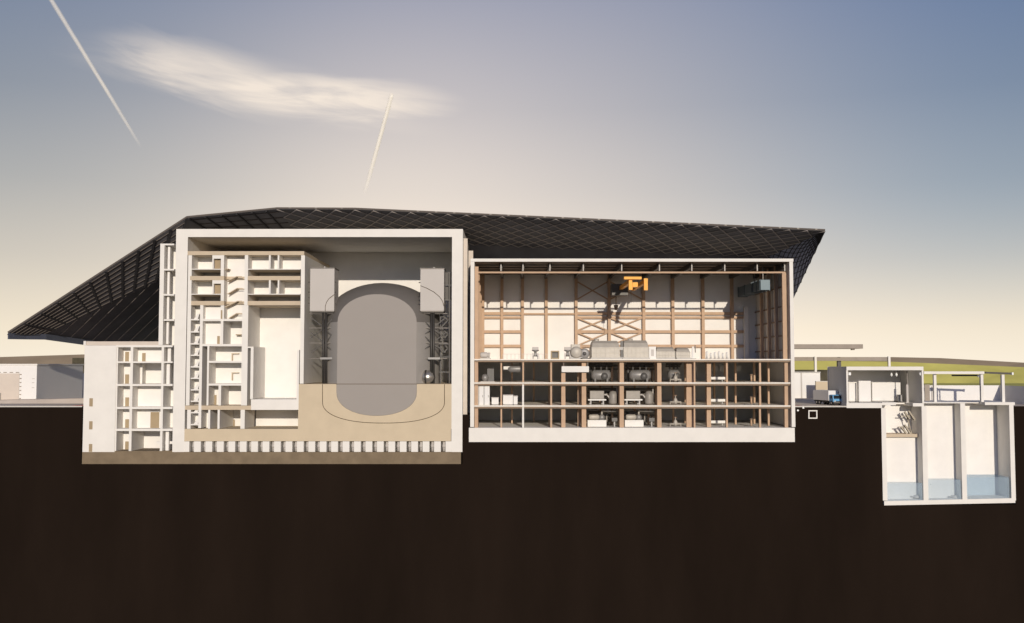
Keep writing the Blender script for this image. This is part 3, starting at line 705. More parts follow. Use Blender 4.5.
# ================================================================== CANOPY ROOF
cr = thing('canopy_roof', 'huge dark lattice canopy roof sloping to the left over both buildings', 'roof', (XX(400), 20, 30))
A, B, Cc, D2, Fp = P(8, 333.5, 0), P(187, 218, 0), P(277, 209.2, 0), P(355, 209.6, 0), P(825, 231, 0)
J, K = P(45, 334.2, 9), P(166, 276.5, 13)
L, N = P(92, 341.0, 27), P(190, 346, 44)
Cb = Vector((Cc.x, 33, 30.6 + HC)); Db = Vector((D2.x + 4, 33, 30.6 + HC)); G = P(768, 257, 33); H = P(788.5, 309, 33)
Bb = Vector((B.x + 1, 33, 30.5 + HC))
def patch(P00, P10, P11, P01, nu=10, nv=6):
    return lambda u, v: (P00 * (1 - u) + P10 * u) * (1 - v) + (P01 * (1 - u) + P11 * u) * v
def soffit(fn, mt, name='soffit_panel', nu=12, nv=6, th=.45):
    m = MB(); g0 = [[m.bm.verts.new(fn(i / nu, j / nv)) for j in range(nv + 1)] for i in range(nu + 1)]
    g1 = [[m.bm.verts.new(fn(i / nu, j / nv) + Vector((0, 0, th))) for j in range(nv + 1)] for i in range(nu + 1)]
    for g in (g0, g1):
        for i in range(nu):
            for j in range(nv): m.bm.faces.new((g[i][j], g[i + 1][j], g[i + 1][j + 1], g[i][j + 1]))
    for i in range(nu):
        for j in (0, nv): m.bm.faces.new((g0[i][j], g0[i + 1][j], g1[i + 1][j], g1[i][j]))
    for j in range(nv):
        for i in (0, nu): m.bm.faces.new((g0[i][j], g0[i][j + 1], g1[i][j + 1], g1[i][j]))
    return m.build(name, mt, cr)
def bars(fn, segs, w, h, mt, name, off=-.12, n=6):
    m = MB()
    for (u0, v0, u1, v1) in segs:
        k = max(1, int(n * max(abs(u1 - u0), abs(v1 - v0)) + .99))
        pts = [fn(u0 + (u1 - u0) * i / k, v0 + (v1 - v0) * i / k) + Vector((0, 0, off)) for i in range(k + 1)]
        for a, b in zip(pts, pts[1:]):
            if (b - a).length > .05: m.bar(a, b, w, h)
    return m.build(name, mt, cr)
def diamonds(nu, nv):
    out = []
    # lines u*nu +- v*nv = k
    for k in range(-nv, nu + nv + 1):
        for s in (1, -1):
            # u = (k - s*v*nv)/nu
            va, vb = 0.0, 1.0
            ua, ub = k / nu, (k - s * nv) / nu
            # clip u to 0..1
            def clip(u0, v0, u1, v1):
                t0, t1 = 0.0, 1.0; d = u1 - u0
                if abs(d) < 1e-9: return None if not 0 <= u0 <= 1 else (u0, v0, u1, v1)
                ta, tb_ = (0 - u0) / d, (1 - u0) / d
                if ta > tb_: ta, tb_ = tb_, ta
                t0, t1 = max(0, ta), min(1, tb_)
                if t0 >= t1: return None
                return (u0 + d * t0, v0 + (v1 - v0) * t0, u0 + d * t1, v0 + (v1 - v0) * t1)
            c = clip(ua, va, ub, vb)
            if c: out.append(c)
    return out
# main soffit (right of the crown) and crown panel
fr_ = (XX(466) - D2.x) / (Fp.x - D2.x); Dm = D2 * (1 - fr_) + Fp * fr_; Dmb = Vector((Dm.x + .5, 33, 30.55 + HC))
fm0 = patch(D2, Dm, Dmb, Db); soffit(fm0, M['roofd'], nu=8)
bars(fm0, diamonds(6, 5), .20, .14, M['rib'], 'lattice')
fm = patch(Dm, Fp, G, Dmb); soffit(fm, M['roofd'], nu=20)
bars(fm, diamonds(20, 5), .20, .14, M['rib'], 'lattice')
fc = patch(Cc, D2, Db, Cb); soffit(fc, M['roofd'])
bars(fc, diamonds(4, 5), .20, .14, M['rib'], 'lattice')
fb = patch(B, Cc, Cb, Bb); soffit(fb, M['roofd'])
bars(fb, [(0, v, 1, v) for v in (.06, .2, .34, .48, .62)], .22, .14, M['batten'], 'batten')
bars(fb, [(u, 0, u, 1) for u in (.02, .2, .38, .55, .72, .88)], .35, .2, M['ribdk'], 'beam', off=-.2)
# east end facet
fe = lambda u, v: Fp * (1 - v) + (G * (1 - u) + H * u) * v
soffit(fe, M['roofb'], name='end_panel')
bars(fe, [c for c in diamonds(7, 8)], .2, .12, M['ribdk'], 'lattice', off=-.05, n=8)
# west slope: upper band and lower panel
fw = patch(A, B, K, J); soffit(fw, M['roofd'])
bars(fw, [(0, (v + .5) / 8, 1, (v + .5) / 8) for v in range(8)], .26, .14, M['batten'], 'batten', n=10)
bars(fw, [(u / 11, 0, u / 11, 1) for u in range(12)], .5, .2, M['ribdk'], 'beam', off=-.22)
EV = J + (L - J) * 3.2
def pxof(p): return CX + p.x / (SC * (1 + p.y / DC))
def pyof(p): return HOR - (p.z - HC) / (SC * (1 + p.y / DC))
fl = lambda u, v: J * (1 - u) + (K * (1 - v) + EV * v) * u
soffit(fl, M['roofd'], nu=10, nv=6)
m = MB(); dn = Vector((0, 0, -.1))
for b in range(58, 175, 11):
    ye = 335.5 + (b - 45) * .145; xf = (ye + b - 355.5) / .523
    a = next((i / 400 for i in range(401) if pxof(fl(i / 400, 1)) >= b), None)
    c = next((i / 400 for i in range(401) if pxof(fl(i / 400, 0)) >= xf), None)
    if a is None: continue
    v = 0.0
    if c is None:                                   # runs past the fold: stop on the far side
        c = 1.0
        v = next((k / 200 for k in range(200) if pyof(fl(1, k / 200)) >= ye - (pxof(fl(1, k / 200)) - b)), 1)
    m.bar(fl(a, 1) + dn, fl(c, v) + dn, .14, .08)
m.build('batten', M['ribmid'], cr)
N2 = EV
# gap filler between west slope and crown (behind the reactor building)
fg = lambda u, v: B * (1 - v) + (K * (1 - u) + Bb * u) * v
soffit(fg, M['roofd'])
fg2 = patch(K, Bb, Bb + Vector((0, 12, -6)), EV); soffit(fg2, M['roofd'])
# rear skirts down behind the buildings
for a, b in ((Bb, Cb), (Cb, Db), (Db, Dmb), (Dmb, G)):
    soffit(patch(a, b, b + Vector((0, 16, -22)), a + Vector((0, 16, -22))), M['roofd'], name='rear_slope', nu=4, nv=2)
soffit(patch(G, H, H + Vector((-2, 16, -8)), G + Vector((0, 16, -22))), M['roofb'], name='rear_slope', nu=2, nv=2)
# fascia along the low west eave
m = MB(); fp = [A, P(25, 333.9, 4.5), J, L, J + (L - J) * 2.2]
for a, b in zip(fp, fp[1:]):
    h = 1.25; d = Vector((.35, -.1, 0))
    m.hexa([a + Vector((-.05, 0, -h)), b + Vector((-.05, 0, -h)), b + d + Vector((0, 0, -h)), a + d + Vector((0, 0, -h)),
            a + Vector((-.05, 0, .1)), b + Vector((-.05, 0, .1)), b + d + Vector((0, 0, .1)), a + d + Vector((0, 0, .1))])
m.build('fascia', M['fascia'], cr)
# cut edge with small end ticks
m = MB(); 
for a, b in ((A, B), (B, Cc), (Cc, D2), (D2, Fp)): m.bar(a + Vector((0, -.06, .25)), b + Vector((0, -.06, .25)), .14, .35)
m.build('cut_edge', M['batten'], cr)
m = MB()
for i in range(26):
    u = (i + .5) / 26; a = D2 * (1 - u) + Fp * u if i > 2 else Cc * (1 - (i + .5) / 3) + D2 * ((i + .5) / 3)
    m.box(a.x - .25, a.x + .25, -.22, -.14, a.z + .15, a.z + .42)
m.build('edge_clip', M['midsteel'], cr)

# ================================================================== GROUND
gz = -95
def rect_face(m, x0, x1, z0, z1, Y0=.12, Y1=2.0): m.box(x0, x1, Y0, Y1, z0, z1)
xa0, xa1 = XX(82.2, 400), XX(462.4, 445)
xt0, xt1 = XX(469, 435), XX(794.6, 435)
zr, ztb = ZZ(464), ZZ(442)
xb0, xb1, zbb = XX(882, 450), XX(1014.8, 450), ZZ(504.6)
m = MB(); BIG = 2500
# section blocks (the cut earth), butted end to end
m.box(-BIG, xa0, .15, 60, gz, -.02)
m.box(xa0, xa1, .15, 60, gz, zr)
m.box(xa1, xt0, .15, 60, gz, -2.0)
m.box(xt0, xt1, .15, 60, gz, ztb)
m.box(xt1, xb0, .15, 60, gz, -.02)
m.box(xb0, xb1, .15, 60, gz, zbb)
m.box(xb1, BIG, .15, 60, gz, -.02)
struct(m.build('earth', M['soil']))
m = MB()
for x0, x1, y0 in ((-BIG, xa0, .1), (xa0, xa1, DEP + .9), (xa1, xt0, 34), (xt0, xt1, DEP + .7), (xt1, xb0, .1), (xb0, xb1, 13.0), (xb1, BIG, .1)):
    m.box(x0, x1, y0, 62, -.015, .0)
m.box(-BIG, BIG, 60.5, 62, gz, -.02)
struct(m.build('yard', M['yard']))
m = MB(); m.box(-6000, 6000, 62, 9000, -.6, -.01); struct(m.build('meadow', M['grass']))
# kerbs at the section edge
m = MB(); m.box(-160, xa0, 0.02, .3, -.24, .03); struct(m.build('kerb', M['kerb']))
m = MB(); m.box(xt1, XX(846), 0.03, .4, -.25, .03); struct(m.build('kerb', M['kerb']))
# red paving strips
m = MB(); m.hexa([(xa0 - 2.8, 1.5, .004), (xa0, 1.5, .004), (xa0, 13.8, .004), (xa0 - 1.8, 13.8, .004), (xa0 - 2.8, 1.5, .03), (xa0, 1.5, .03), (xa0, 13.8, .03), (xa0 - 1.8, 13.8, .03)]); struct(m.build('paving', M['red']))
m = MB().box(xt1 + .1, xt1 + 2, .6, 3.5, .004, .02); struct(m.build('paving', M['red']))
# raised ramp on the left
m = MB(); a = XX(-20); m.hexa([(-150, 14, 0), (xa0, 14, 0), (xa0, 22, 0), (-150, 22, 0), (-150, 14, .02), (xa0, 16, 1.3), (xa0, 22, 1.3), (-150, 22, .02)]); struct(m.build('ramp', M['yard']))

# hills
def ridge(name, mt, pts, Y, depth, zb=0):
    m = MB(); top = [P(x, y, Y) for x, y in pts]
    for a, b in zip(top, top[1:]):
        m.hexa([(a.x, Y - depth, zb - .5), (b.x, Y - depth, zb - .5), (b.x, Y + depth * 2, zb - .5), (a.x, Y + depth * 2, zb - .5),
                a - Vector((0, .01, 0)), b - Vector((0, .01, 0)), b + Vector((0, 4, 0)), a + Vector((0, 4, 0))])
    return struct(m.build(name, mt))
ridge('hill', M['hill'], [(-900, 362), (-300, 359), (0, 357), (83, 354.4), (300, 355), (600, 356), (794, 357), (890, 357), (940, 358), (1024, 362.6), (1300, 364)], 900, 60)
ridge('grass_hill', M['grass'], [(700, 362), (794, 360.4), (890, 361.6), (940, 363.6), (1024, 367.2), (1200, 371), (1600, 374)], 300, 26)

# ================================================================== LEFT YARD BUILDINGS
def store_house(name, label, x0, x1, ytop, ybot_Y, depth, m_='store'):
    Y = ybot_Y; X0, X1 = XX(x0, 385, Y), XX(x1, 385, Y); zt = ZZ(ytop, Y)
    o = thing(name, label, 'building', ((X0 + X1) / 2, Y + depth / 2, 0))
    MB().box(X0, X1, Y, Y + depth, 0, zt).build('wall', M[m_], o)
    MB().box(X0 - .15, X1 + .15, Y - .15, Y + depth + .15, zt + .003, zt + .35).build('roof', M['white'], o)
    return o, X0, X1, zt
o, X0, X1, zt = store_house('warehouse', 'white warehouse with panelled front at the far left beside the annex', -75, 36.5, 365.3, 22, 26)
m = MB(); xr = XX(21, 385, 22)
for i in range(16): m.box(xr - .5 - i * 1.5, xr - 1.3 - i * 1.5, 21.9, 22.0, ZZ(372.8, 22), ZZ(372.0, 22))
for i in range(7): m.box(xr - .3, xr + .1, 21.9, 22.0, ZZ(375 + i * 4, 22), ZZ(374 + i * 4, 22))
m.build('panel_trim', M['deck'], o)
m = MB().box(X0, xr - .4, 21.85, 21.98, .02, ZZ(373.4, 22)); m.build('front_panel', M['parapet'], o)
m = MB().box(X0 + 12, XX(1, 390, 21.8), 21.7, 21.84, .02, ZZ(393, 22)); m.build('door', M['deck'], o)
m = MB(); [m.box(XX(32, 380, 22), XX(34.5, 380, 22), 21.93, 22, ZZ(y, 22), ZZ(y - .6, 22)) for y in (379, 383, 388)]; m.build('vent', M['box'], o)
o, *_ = store_house('small_store', 'small white block behind the warehouse, close to the annex', 75.5, 95, 375, 60, 12)
MB().box(XX(78, 385, 60), XX(82, 385, 60), 59.9, 60, .02, 2.4).build('door', M['deck'], o)
tag(MB().box(XX(72, 370, 200), XX(120, 370, 200), 200, 260, -.3, ZZ(365, 200) + 3).build('hedge', mat('hedge_dark', (.075, .065, .045), .95, var=.4, scale=.3)), 'dark clipped hedge bank behind the small white block', 'hedge')

# ================================================================== RIGHT: pump house, basin, gantry
ph = thing('pump_house', 'white pump house with open front on top of the intake basin', 'building', (XX(885), 6, ZZ(406)))
PD = 12.4
bxp('roof', M['white'], ph, 846.6, 366.6, 923.6, 370.2, 0, PD)
bxp('side_wall', M['white'], ph, 846.6, 370.3, 848.4, 403, 0, PD)
bxp('side_wall', M['white'], ph, 922, 370.3, 923.8, 403, 0, PD)
bxp('floor_slab', M['white'], ph, 846.6, 403, 882, 408, 0, PD)
bxp('floor_slab', M['white'], ph, 882, 402.4, 896, 405.2, .02, PD)
bxp('floor_slab', M['white'], ph, 913, 403.2, 924, 406.4, .02, PD)
bxp('floor_slab', M['floor'], ph, 896, 402.8, 913, 404.2, 3.5, PD)
bxp('rear_wall', M['render'], ph, 846, 366.8, 924.2, 405, PD + .01, PD + .4, ref=0)
for x in (848.6, 919.8):
    bxp('corner_bracket', M['lampw'], ph, x, 372.4, x + 2.4, 375.2, .4, .9)
for x in (891.4, 896.4):
    m = MB(); a = P(x, 374.4, 2.5); m.lathe(a, [(0, .35), (.16, .3), (.28, -.1), (.12, -.45), (0, -.5)], seg=12); m.cyl(a + Vector((0, 0, .3)), (a.x, 2.5, ZZ(370.4)), .04, .04, 6)
    tag(m.build('pendant_lamp', M['lampw']), ('left' if x < 894 else 'right') + ' one of two small white lamps hanging in the pump house', 'lamp', 'pump house lamps')
def cab(x0, y0, x1, Y, lab, dp=1.4):
    o = thing('pump_cabinet', lab, 'cabinet', (XX((x0 + x1) / 2, 400, Y), Y, ZZ(402.9)), 'cabinets in the pump house')
    z0 = ZZ(402.9); zt = ZZ(y0, Y); MB().box(XX(x0, 390, Y), XX(x1, 390, Y), Y, Y + dp, z0 + .15, zt).build('body', M['machwhite'], o, bevel=.04)
    MB().box(XX(x0, 390, Y) + .1, XX(x1, 390, Y) - .1, Y + .1, Y + dp - .1, z0, z0 + .15).build('plinth', M['machgrey'], o)
    MB().box(XX(x0, 390, Y) + .12, XX(x1, 390, Y) - .12, Y - .04, Y + .01, z0 + .3, zt - .2).build('door', M['store'], o)
    return o
cab(848.6, 383, 856.4, 6, 'white cabinet against the left end of the pump house')
cab(858.8, 380.8, 871, 4.2, 'tall white cabinet standing forward in the pump house')
cab(872, 382.4, 900.6, 8.5, 'long white switchboard along the rear of the pump house', 2)
o = thing('floor_crate', 'small brown grey crate right of the long switchboard', 'crate', (XX(899.5, 400, 7), 7, ZZ(402.8)))
a = WL[o.name]; MB().box(a.x - .45, a.x + .45, 6.6, 7.4, a.z + .1, a.z + 1.5).build('body', M['machgrey'], o); MB().box(a.x - .5, a.x + .5, 6.55, 7.45, a.z, a.z + .1).build('skid', M['dark'], o); MB().box(a.x - .5, a.x + .5, 6.55, 7.45, a.z + 1.5, a.z + 1.58).build('lid', M['midsteel'], o)
o = thing('slim_column', 'slim pale steel column on the right side of the pump house', 'column', (XX(907.5, 400, 3), 3, ZZ(404)))
MB().px(906.6, 384.5, 908.6, 403, 3, 3.5).build('shaft', M['box'], o); MB().px(907.2, 371, 908, 384.5, 3.1, 3.3, ref=3).build('hanger_rod', M['midsteel'], o); MB().px(905.8, 402.4, 909.4, 403.2, 2.8, 3.7, ref=3).build('foot', M['box'], o)
# basin
bs = thing('intake_basin', 'deep white concrete intake basin with three chambers sunk in the earth', 'basin', (XX(948), 3, zbb))
BDp = 5.8
yb = (403, 405.4)
bxp('wall', M['white'], bs, 882.2, 408.1, 886.8, 500.6, 0, BDp)
bxp('wall', M['white'], bs, 922.6, 406.4, 927.6, 500.6, 0, BDp)
bxp('wall', M['white'], bs, 961.4, 403.4, 966.2, 500.6, 0, BDp)
bxp('wall', M['white'], bs, 1010.4, 403.4, 1014.8, 500.6, 0, BDp)
m = MB(); z0, z1 = ZZ(505.4), ZZ(500.7); x0, x1 = XX(884.2, 503), XX(1015.4, 503)
m.hexa([(x0, .01, z0), (x1, .01, z0 + .55), (x1, BDp, z0 + .55), (x0, BDp, z0), (x0, .01, z1 - .1), (x1, .01, z1 + .55), (x1, BDp, z1 + .55), (x0, BDp, z1 - .1)])
m.build('floor', M['white'], bs)
bxp('rear_wall', M['render'], bs, 881, 403.4, 1015, 504, BDp + .01, BDp + .4, ref=0)
bxp('rear_wall', M['render'], bs, 884, 437.9, 924, 503, 2.9, 3.2, ref=0)
bxp('rear_wall', M['render'], bs, 926, 403.4, 963, 503, 3.0, 3.3, ref=0)
bxp('ledge', M['tan'], bs, 886, 434.6, 922.6, 437.8, 2.0, BDp - .05, ref=0)
bxp('cover_slab', M['white'], bs, 923.8, 402.2, 966, 403.3, .02, 13)
bxp('cover_slab', M['white'], bs, 985, 402.2, 1015, 405, .02, 13)
bxp('cover_slab', M['floor'], bs, 966, 402.3, 985, 403.2, 2.6, 13)
for i, (x0, x1, y) in enumerate(((886.2, 922.8, 483.4), (927.6, 961.4, 480), (966.2, 1009.7, 477.4))):
    m = MB(); m.box(XX(x0, 490), XX(x1, 490), .25, BDp - .02, ZZ(501.2), ZZ(y)); struct(m.build('water', M['water']))
for i, (x, lab) in enumerate(((912.5, 'left'), (950.5, 'middle'))):
    o = thing('sump_pump', 'small pale pump under water in the ' + lab + ' basin chamber', 'pump', (XX(x + 4, 498, 2.5), 2.5, ZZ(500)), 'sump pumps in the basin')
    a = WL[o.name]; MB().lathe(a + Vector((0, 0, .1)), [(0, 0), (.6, 0), (.7, .3), (.4, .6), (0, .7)], seg=16).build('body', M['box'], o); MB().cyl(a + Vector((0, 0, .4)), a + Vector((-1.2, 0, .4)), .16, .16, 10).build('outlet', M['box'], o)
o = thing('intake_screen', 'tan raking screens leaning on the ledge in the left basin chamber', 'screen', (XX(905, 434, 3), 3, ZZ(434.6)))
for (xa, ya, xb, yb_) in ((905, 412, 910, 419), (909, 411, 915, 420), (901.5, 427, 908, 435), (905, 425, 911, 434.4)):
    m = MB(); a, b = P(xa, ya, 2.6), P(xb, yb_, 2.6); m.bar(a, b, .1, .34); m.bar(a + Vector((0, .5, 0)), b + Vector((0, .5, 0)), .1, .34); m.build('screen_panel', M['screen'], o)
m = MB(); m.bar(P(912, 434.4, 3.4), P(905, 411, 3.4), .2); m.bar(P(898, 427, 3.2), P(910, 427, 3.2), .2); m.bar(P(901, 416, 3.2), P(912, 416, 3.2), .2); m.build('frame', M['screen'], o)
# gantry beam with posts
o = thing('lifting_gantry', 'white lifting beam on slim posts right of the pump house', 'gantry', (XX(955), 2, 0))
bxp('beam', M['white'], o, 924.2, 371.4, 984.6, 374, 1, 2.2)
for x, Y in ((937.4, 2), (983.6, 1.6)):
    MB().px(x - 1.3, 374.1, x + 1.3, 402.1, Y, Y + .7, ref=1).build('post', M['white'], o)
MB().px(981.6, 374.2, 982.6, 402.2, 3, 3.6, ref=3).build('post', M['box'], o)
bxp('trolley_rail', M['dark'], o, 952.5, 374.6, 978, 376.2, 4, 4.5)
bxp('rail_end', M['lampw'], o, 978.6, 374.8, 980, 377.2, 3.8, 4.4)
o = thing('jib_beam', 'dark jib beam with white end on a white post at far right', 'gantry', (XX(1004), 3, 0))
MB().bar(P(984.9, 372.6, 1.5), P(1011, 373.6, 1.5), .5, .42).build('beam', M['dark'], o)
MB().bar(P(1011.2, 373.6, 1.5), P(1013, 373.7, 1.5), .6, .55).build('end_cap', M['lampw'], o)
MB().px(1002.2, 374.6, 1005, 402.1, 1.2, 1.9).build('post', M['white'], o)
# parapets behind
def wallbox(name, label, p0, p1, th, z1, cat='wall', m_='store'):
    a, b = Vector(p0), Vector(p1); d = (b - a).normalized(); n = Vector((-d.y, d.x, 0)) * th
    o = thing(name, label, cat, tuple((a + b) / 2))
    MB().hexa([a, b, b + n, a + n, a + Vector((0, 0, z1)), b + Vector((0, 0, z1)), b + n + Vector((0, 0, z1)), a + n + Vector((0, 0, z1))]).build('panel', M[m_], o)
    k = Vector((0, 0, z1 + .003)); n2 = n * 1.2; sh = n * -.1
    MB().hexa([a + k + sh, b + k + sh, b + n2 + k, a + n2 + k, a + k + sh + Vector((0, 0, .12)), b + k + sh + Vector((0, 0, .12)), b + n2 + k + Vector((0, 0, .12)), a + n2 + k + Vector((0, 0, .12))]).build('coping', M['white'], o)
    return o
def G0(px, Y): return (XX(px, 395, Y), Y, 0)
o = wallbox('yard_wall', 'low white wall behind the lifting beam', G0(918, 20), G0(1001, 20), .4, 4.0)
for x, w in ((931.5, 3),):
    MB().box(XX(x, 395, 19.9), XX(x + w, 395, 19.9), 19.85, 19.98, .05, 3.9 if w == 3 else 3).build('panel_door', M['box'], o)
wallbox('side_screen', 'shaded blue grey wall turning towards us at the right edge', G0(1001.4, 20), (XX(1001.4, 395, 20) + .6, 1.5, 0), -.4, 4.0)
bxp('wall', M['deck'], ph, 925, 384.5, 930, 401, 8, 8.4)
# white wall & building left of the pump house
o = wallbox('white_store', 'white wall block right of the turbine hall, behind the truck', G0(780, 52), G0(820.5, 52), 6, 7.0)
for x in (801,): MB().box(XX(x, 395, 51.9), XX(x + 1.4, 395, 51.9), 51.9, 51.99, .05, 6.9).build('joint', M['box'], o)
wallbox('rail_wall', 'low cream parapet between the white block and pump house', G0(816, 46), G0(832, 46), .6, 4.6, m_='mass')
tag(MB().box(XX(788, 372, 110), XX(838, 372, 110), 110, 130, -.2, ZZ(370, 110)).build('hedge', bpy.data.materials['hedge_dark']), 'dark hedge behind the white block and truck', 'hedge')
# flat canopies
o = thing('flat_canopy', 'long flat grey canopy roof high right of the turbine hall', 'canopy', (XX(800, 350, 60), 62, 0))
Y = 60
m = MB(); m.box(XX(770, 346, Y), XX(863, 346, Y), Y, Y + 8, ZZ(348.6, Y), ZZ(344.2, Y)); m.build('deck', M['deck'], o)
m = MB(); m.box(XX(853, 349, Y), XX(856, 349, Y), Y + 1, Y + 2, ZZ(350, Y), ZZ(348.6, Y) - .003); m.build('drain_box', M['deck'], o)
for x in (772, 786): MB().box(XX(x, 380, Y), XX(x + 2, 380, Y), Y + 3, Y + 3.6, -.05, ZZ(348.6, Y) - .003).build('post', M['white'], o)
o = thing('pipe_bridge', 'long grey bridge deck on white posts in front of the green hill', 'bridge', (XX(840, 370, 70), 72, 0))
Y = 70
m = MB(); m.box(XX(770, 359, Y), XX(887, 359, Y), Y, Y + 3, ZZ(360.8, Y), ZZ(357, Y)); m.build('deck', M['deck'], o)
for x, y in ((815, 356.6), (888.6, 356.4)):
    MB().box(XX(x - 1.1, 370, Y), XX(x + 1.1, 370, Y), Y - .8, Y - .1, -.05, ZZ(y, Y)).build('post', M['white'], o)
MB().box(XX(839, 370, Y), XX(842.4, 370, Y), Y + 1, Y + 2, -.05, ZZ(360.9, Y)).build('post', M['dark'], o)

# ---- truck
tr = thing('box_truck', 'blue truck with white box body parked beside the pump house', 'truck', (XX(829, 402, 9), 9, 0))
a0 = P(835.5, 402.5, 6); ang = R(-77)
def T(x, y, z):     # truck local: x forward
    c, s = math.cos(ang), math.sin(ang); o_ = Vector((XX(838, 402, 3.4), 3.4, 0))
    return Vector((o_.x + x * c - y * s, o_.y + x * s + y * c, z))
def tbx(m, x0, x1, y0, y1, z0, z1, dx=0):
    return m.hexa([T(x0, y0, z0), T(x1, y0, z0), T(x1, y1, z0), T(x0, y1, z0), T(x0, y0, z1), T(x1 - dx, y0, z1), T(x1 - dx, y1, z1), T(x0, y1, z1)])
tbx(MB(), -8.6, -1.9, -1.2, 1.2, 1.0, 3.25).build('box_body', M['store'], tr, bevel=.05)
tbx(MB(), -8.6, 0, -.9, .9, .6, .95).build('chassis', M['dark'], tr)
cabo = tbx(MB(), -1.75, 0, -1.1, 1.1, .7, 2.35, .35).build('cab', M['truckblue'], tr, bevel=.1)
m = MB(); m.hexa([T(.0, -.95, 1.5), T(.02, -.95, 1.5), T(.02, .95, 1.5), T(.0, .95, 1.5), T(-.3, -.9, 2.2), T(-.28, -.9, 2.2), T(-.28, .9, 2.2), T(-.3, .9, 2.2)]); m.build('windscreen', M['glass'], tr)
for y in (-1.115, 1.09): tbx(MB(), -1.3, -.5, y, y + .025, 1.5, 2.1).build('side_window', M['glass'], tr)
for x in (-7.2, -6, -.9):
    for y in (-1.15, .85):
        w = MB().cyl(T(x, y, .5), T(x, y + .3, .5), .5, .5, 20).build('wheel', M['rubber'], tr)
        MB().cyl(T(x, y - .01, .5), T(x, y + .31, .5), .25, .25, 14).build('rim', M['box'], w)
for y in (-.9, .6): tbx(MB(), .0, .06, y, y + .3, .85, 1.05).build('headlight', M['lampw'], tr)
tbx(MB(), -.05, .1, -1.1, 1.1, .5, .8).build('bumper', M['midsteel'], tr)

# ---- things in the earth section
o = thing('box_culvert', 'small square white culvert cut through in the earth right of the hall', 'culvert', tuple(P(813, 414.4)))
m = MB(); 
m.px(808.4, 410.2, 817.4, 411.3, .0, 6, e=False).px(808.4, 417.6, 817.4, 418.7, .0, 6, e=False)
m.px(808.4, 411.3, 809.5, 417.6, .002, 6, e=False).px(816.3, 411.3, 817.4, 417.6, .002, 6, e=False); m.build('frame', M['white'], o)
MB().px(809.5, 411.3, 816.3, 417.6, .1, .2, e=False).build('backing', M['soil'], o)
for x, y, l in ((798, 410.4, 'lower small white pipe end in the earth near the hall'), (803.4, 407.8, 'upper small white pipe end in the earth near the culvert')):
    m = MB(); a = P(x, y, 0); m.cyl(a, a + Vector((0, 3, 0)), .2, .2, 12); tag(m.build('buried_pipe', M['lampw']), l, 'pipe', 'pipe ends in the earth')

# ================================================================== CONTRAILS
def contrail(pa, pb, r0, r1, d0, d1, label):
    a, b = P(pa[0], pa[1], 2600), P(pb[0], pb[1], 2600); n = 40; seg = 14
    me = bpy.data.meshes.new('contrail'); bm = bmesh.new(); lay = bm.verts.layers.float.new('dens'); rings = []
    ax_ = (b - a).normalized(); u = ax_.cross(Vector((0, 1, 0))).normalized(); w = u.cross(ax_)
    rnd = random.Random(3)
    for i in range(n + 1):
        t = i / n; r = (r0 + (r1 - r0) * t) * (1 + .04 * rnd.uniform(-1, 1)); c = a + (b - a) * t + u * rnd.uniform(-.2, .2)
        fade = min(1, (1 - t) / .35) ** .8 if d1 == 0 else 1
        dn = (d0 + (d1 - d0) * t) if d1 else d0 * fade
        if i == 0 and pa[1] > 0: dn *= .3
        ring = []
        for k in range(seg):
            th_ = 2 * math.pi * k / seg; v = bm.verts.new(c + (u * math.cos(th_) + w * math.sin(th_)) * r - a); v[lay] = dn; ring.append(v)
        rings.append(ring)
    for A_, B_ in zip(rings, rings[1:]):
        for k in range(seg):
            f_ = bm.faces.new((A_[k], A_[(k + 1) % seg], B_[(k + 1) % seg], B_[k])); f_.smooth = True
    bmesh.ops.recalc_face_normals(bm, faces=bm.faces); bm.to_mesh(me); bm.free(); me.materials.append(M['trail'])
    o = bpy.data.objects.new('contrail', me); C.objects.link(o); o.location = a
    tag(o, label, 'contrail')
contrail((44, -12), (141, 147), 8, 5.5, .62, 0, 'long white vapour trail slanting down in the upper left sky')
contrail((392, 94), (364.5, 194), 7, 7, .9, 0, 'short white vapour trail dropping from the wispy cloud')

# ================================================================== SUN AND SKY
SUN_E, SUN_A = 12.6, 7.5       # elevation; azimuth to the right of straight behind the camera
sdir = Vector((math.sin(R(SUN_A)) * math.cos(R(SUN_E)), -math.cos(R(SUN_A)) * math.cos(R(SUN_E)), math.sin(R(SUN_E))))   # towards the sun
sl = bpy.data.lights.new('sun', 'SUN'); sl.energy = 3.12; sl.angle = R(.5); sl.color = (1, .90, .76)
so = bpy.data.objects.new('sun', sl); C.objects.link(so); so.rotation_euler = sdir.to_track_quat('Z', 'Y').to_euler(); so.location = (0, -100, 80)
W = bpy.data.worlds.new('World'); S.world = W; W.use_nodes = True
nt = W.node_tree; N_ = nt.nodes; Lk = nt.links.new
bg = N_['Background']; bg.inputs['Strength'].default_value = 1.0
def val(x): 
    v = N_.new('ShaderNodeValue'); v.outputs[0].default_value = x; return v.outputs[0]
def math_(op, a, b=None, c=None, clamp=False):
    n = N_.new('ShaderNodeMath'); n.operation = op; n.use_clamp = clamp
    for i, q_ in enumerate((a, b, c)):
        if q_ is None: continue
        if isinstance(q_, (int, float)): n.inputs[i].default_value = q_
        else: Lk(q_, n.inputs[i])
    return n.outputs[0]
def ss(x, a, b):
    n = N_.new('ShaderNodeMapRange'); n.interpolation_type = 'SMOOTHSTEP'; n.inputs[1].default_value = a; n.inputs[2].default_value = b; Lk(x, n.inputs[0]); return n.outputs[0]
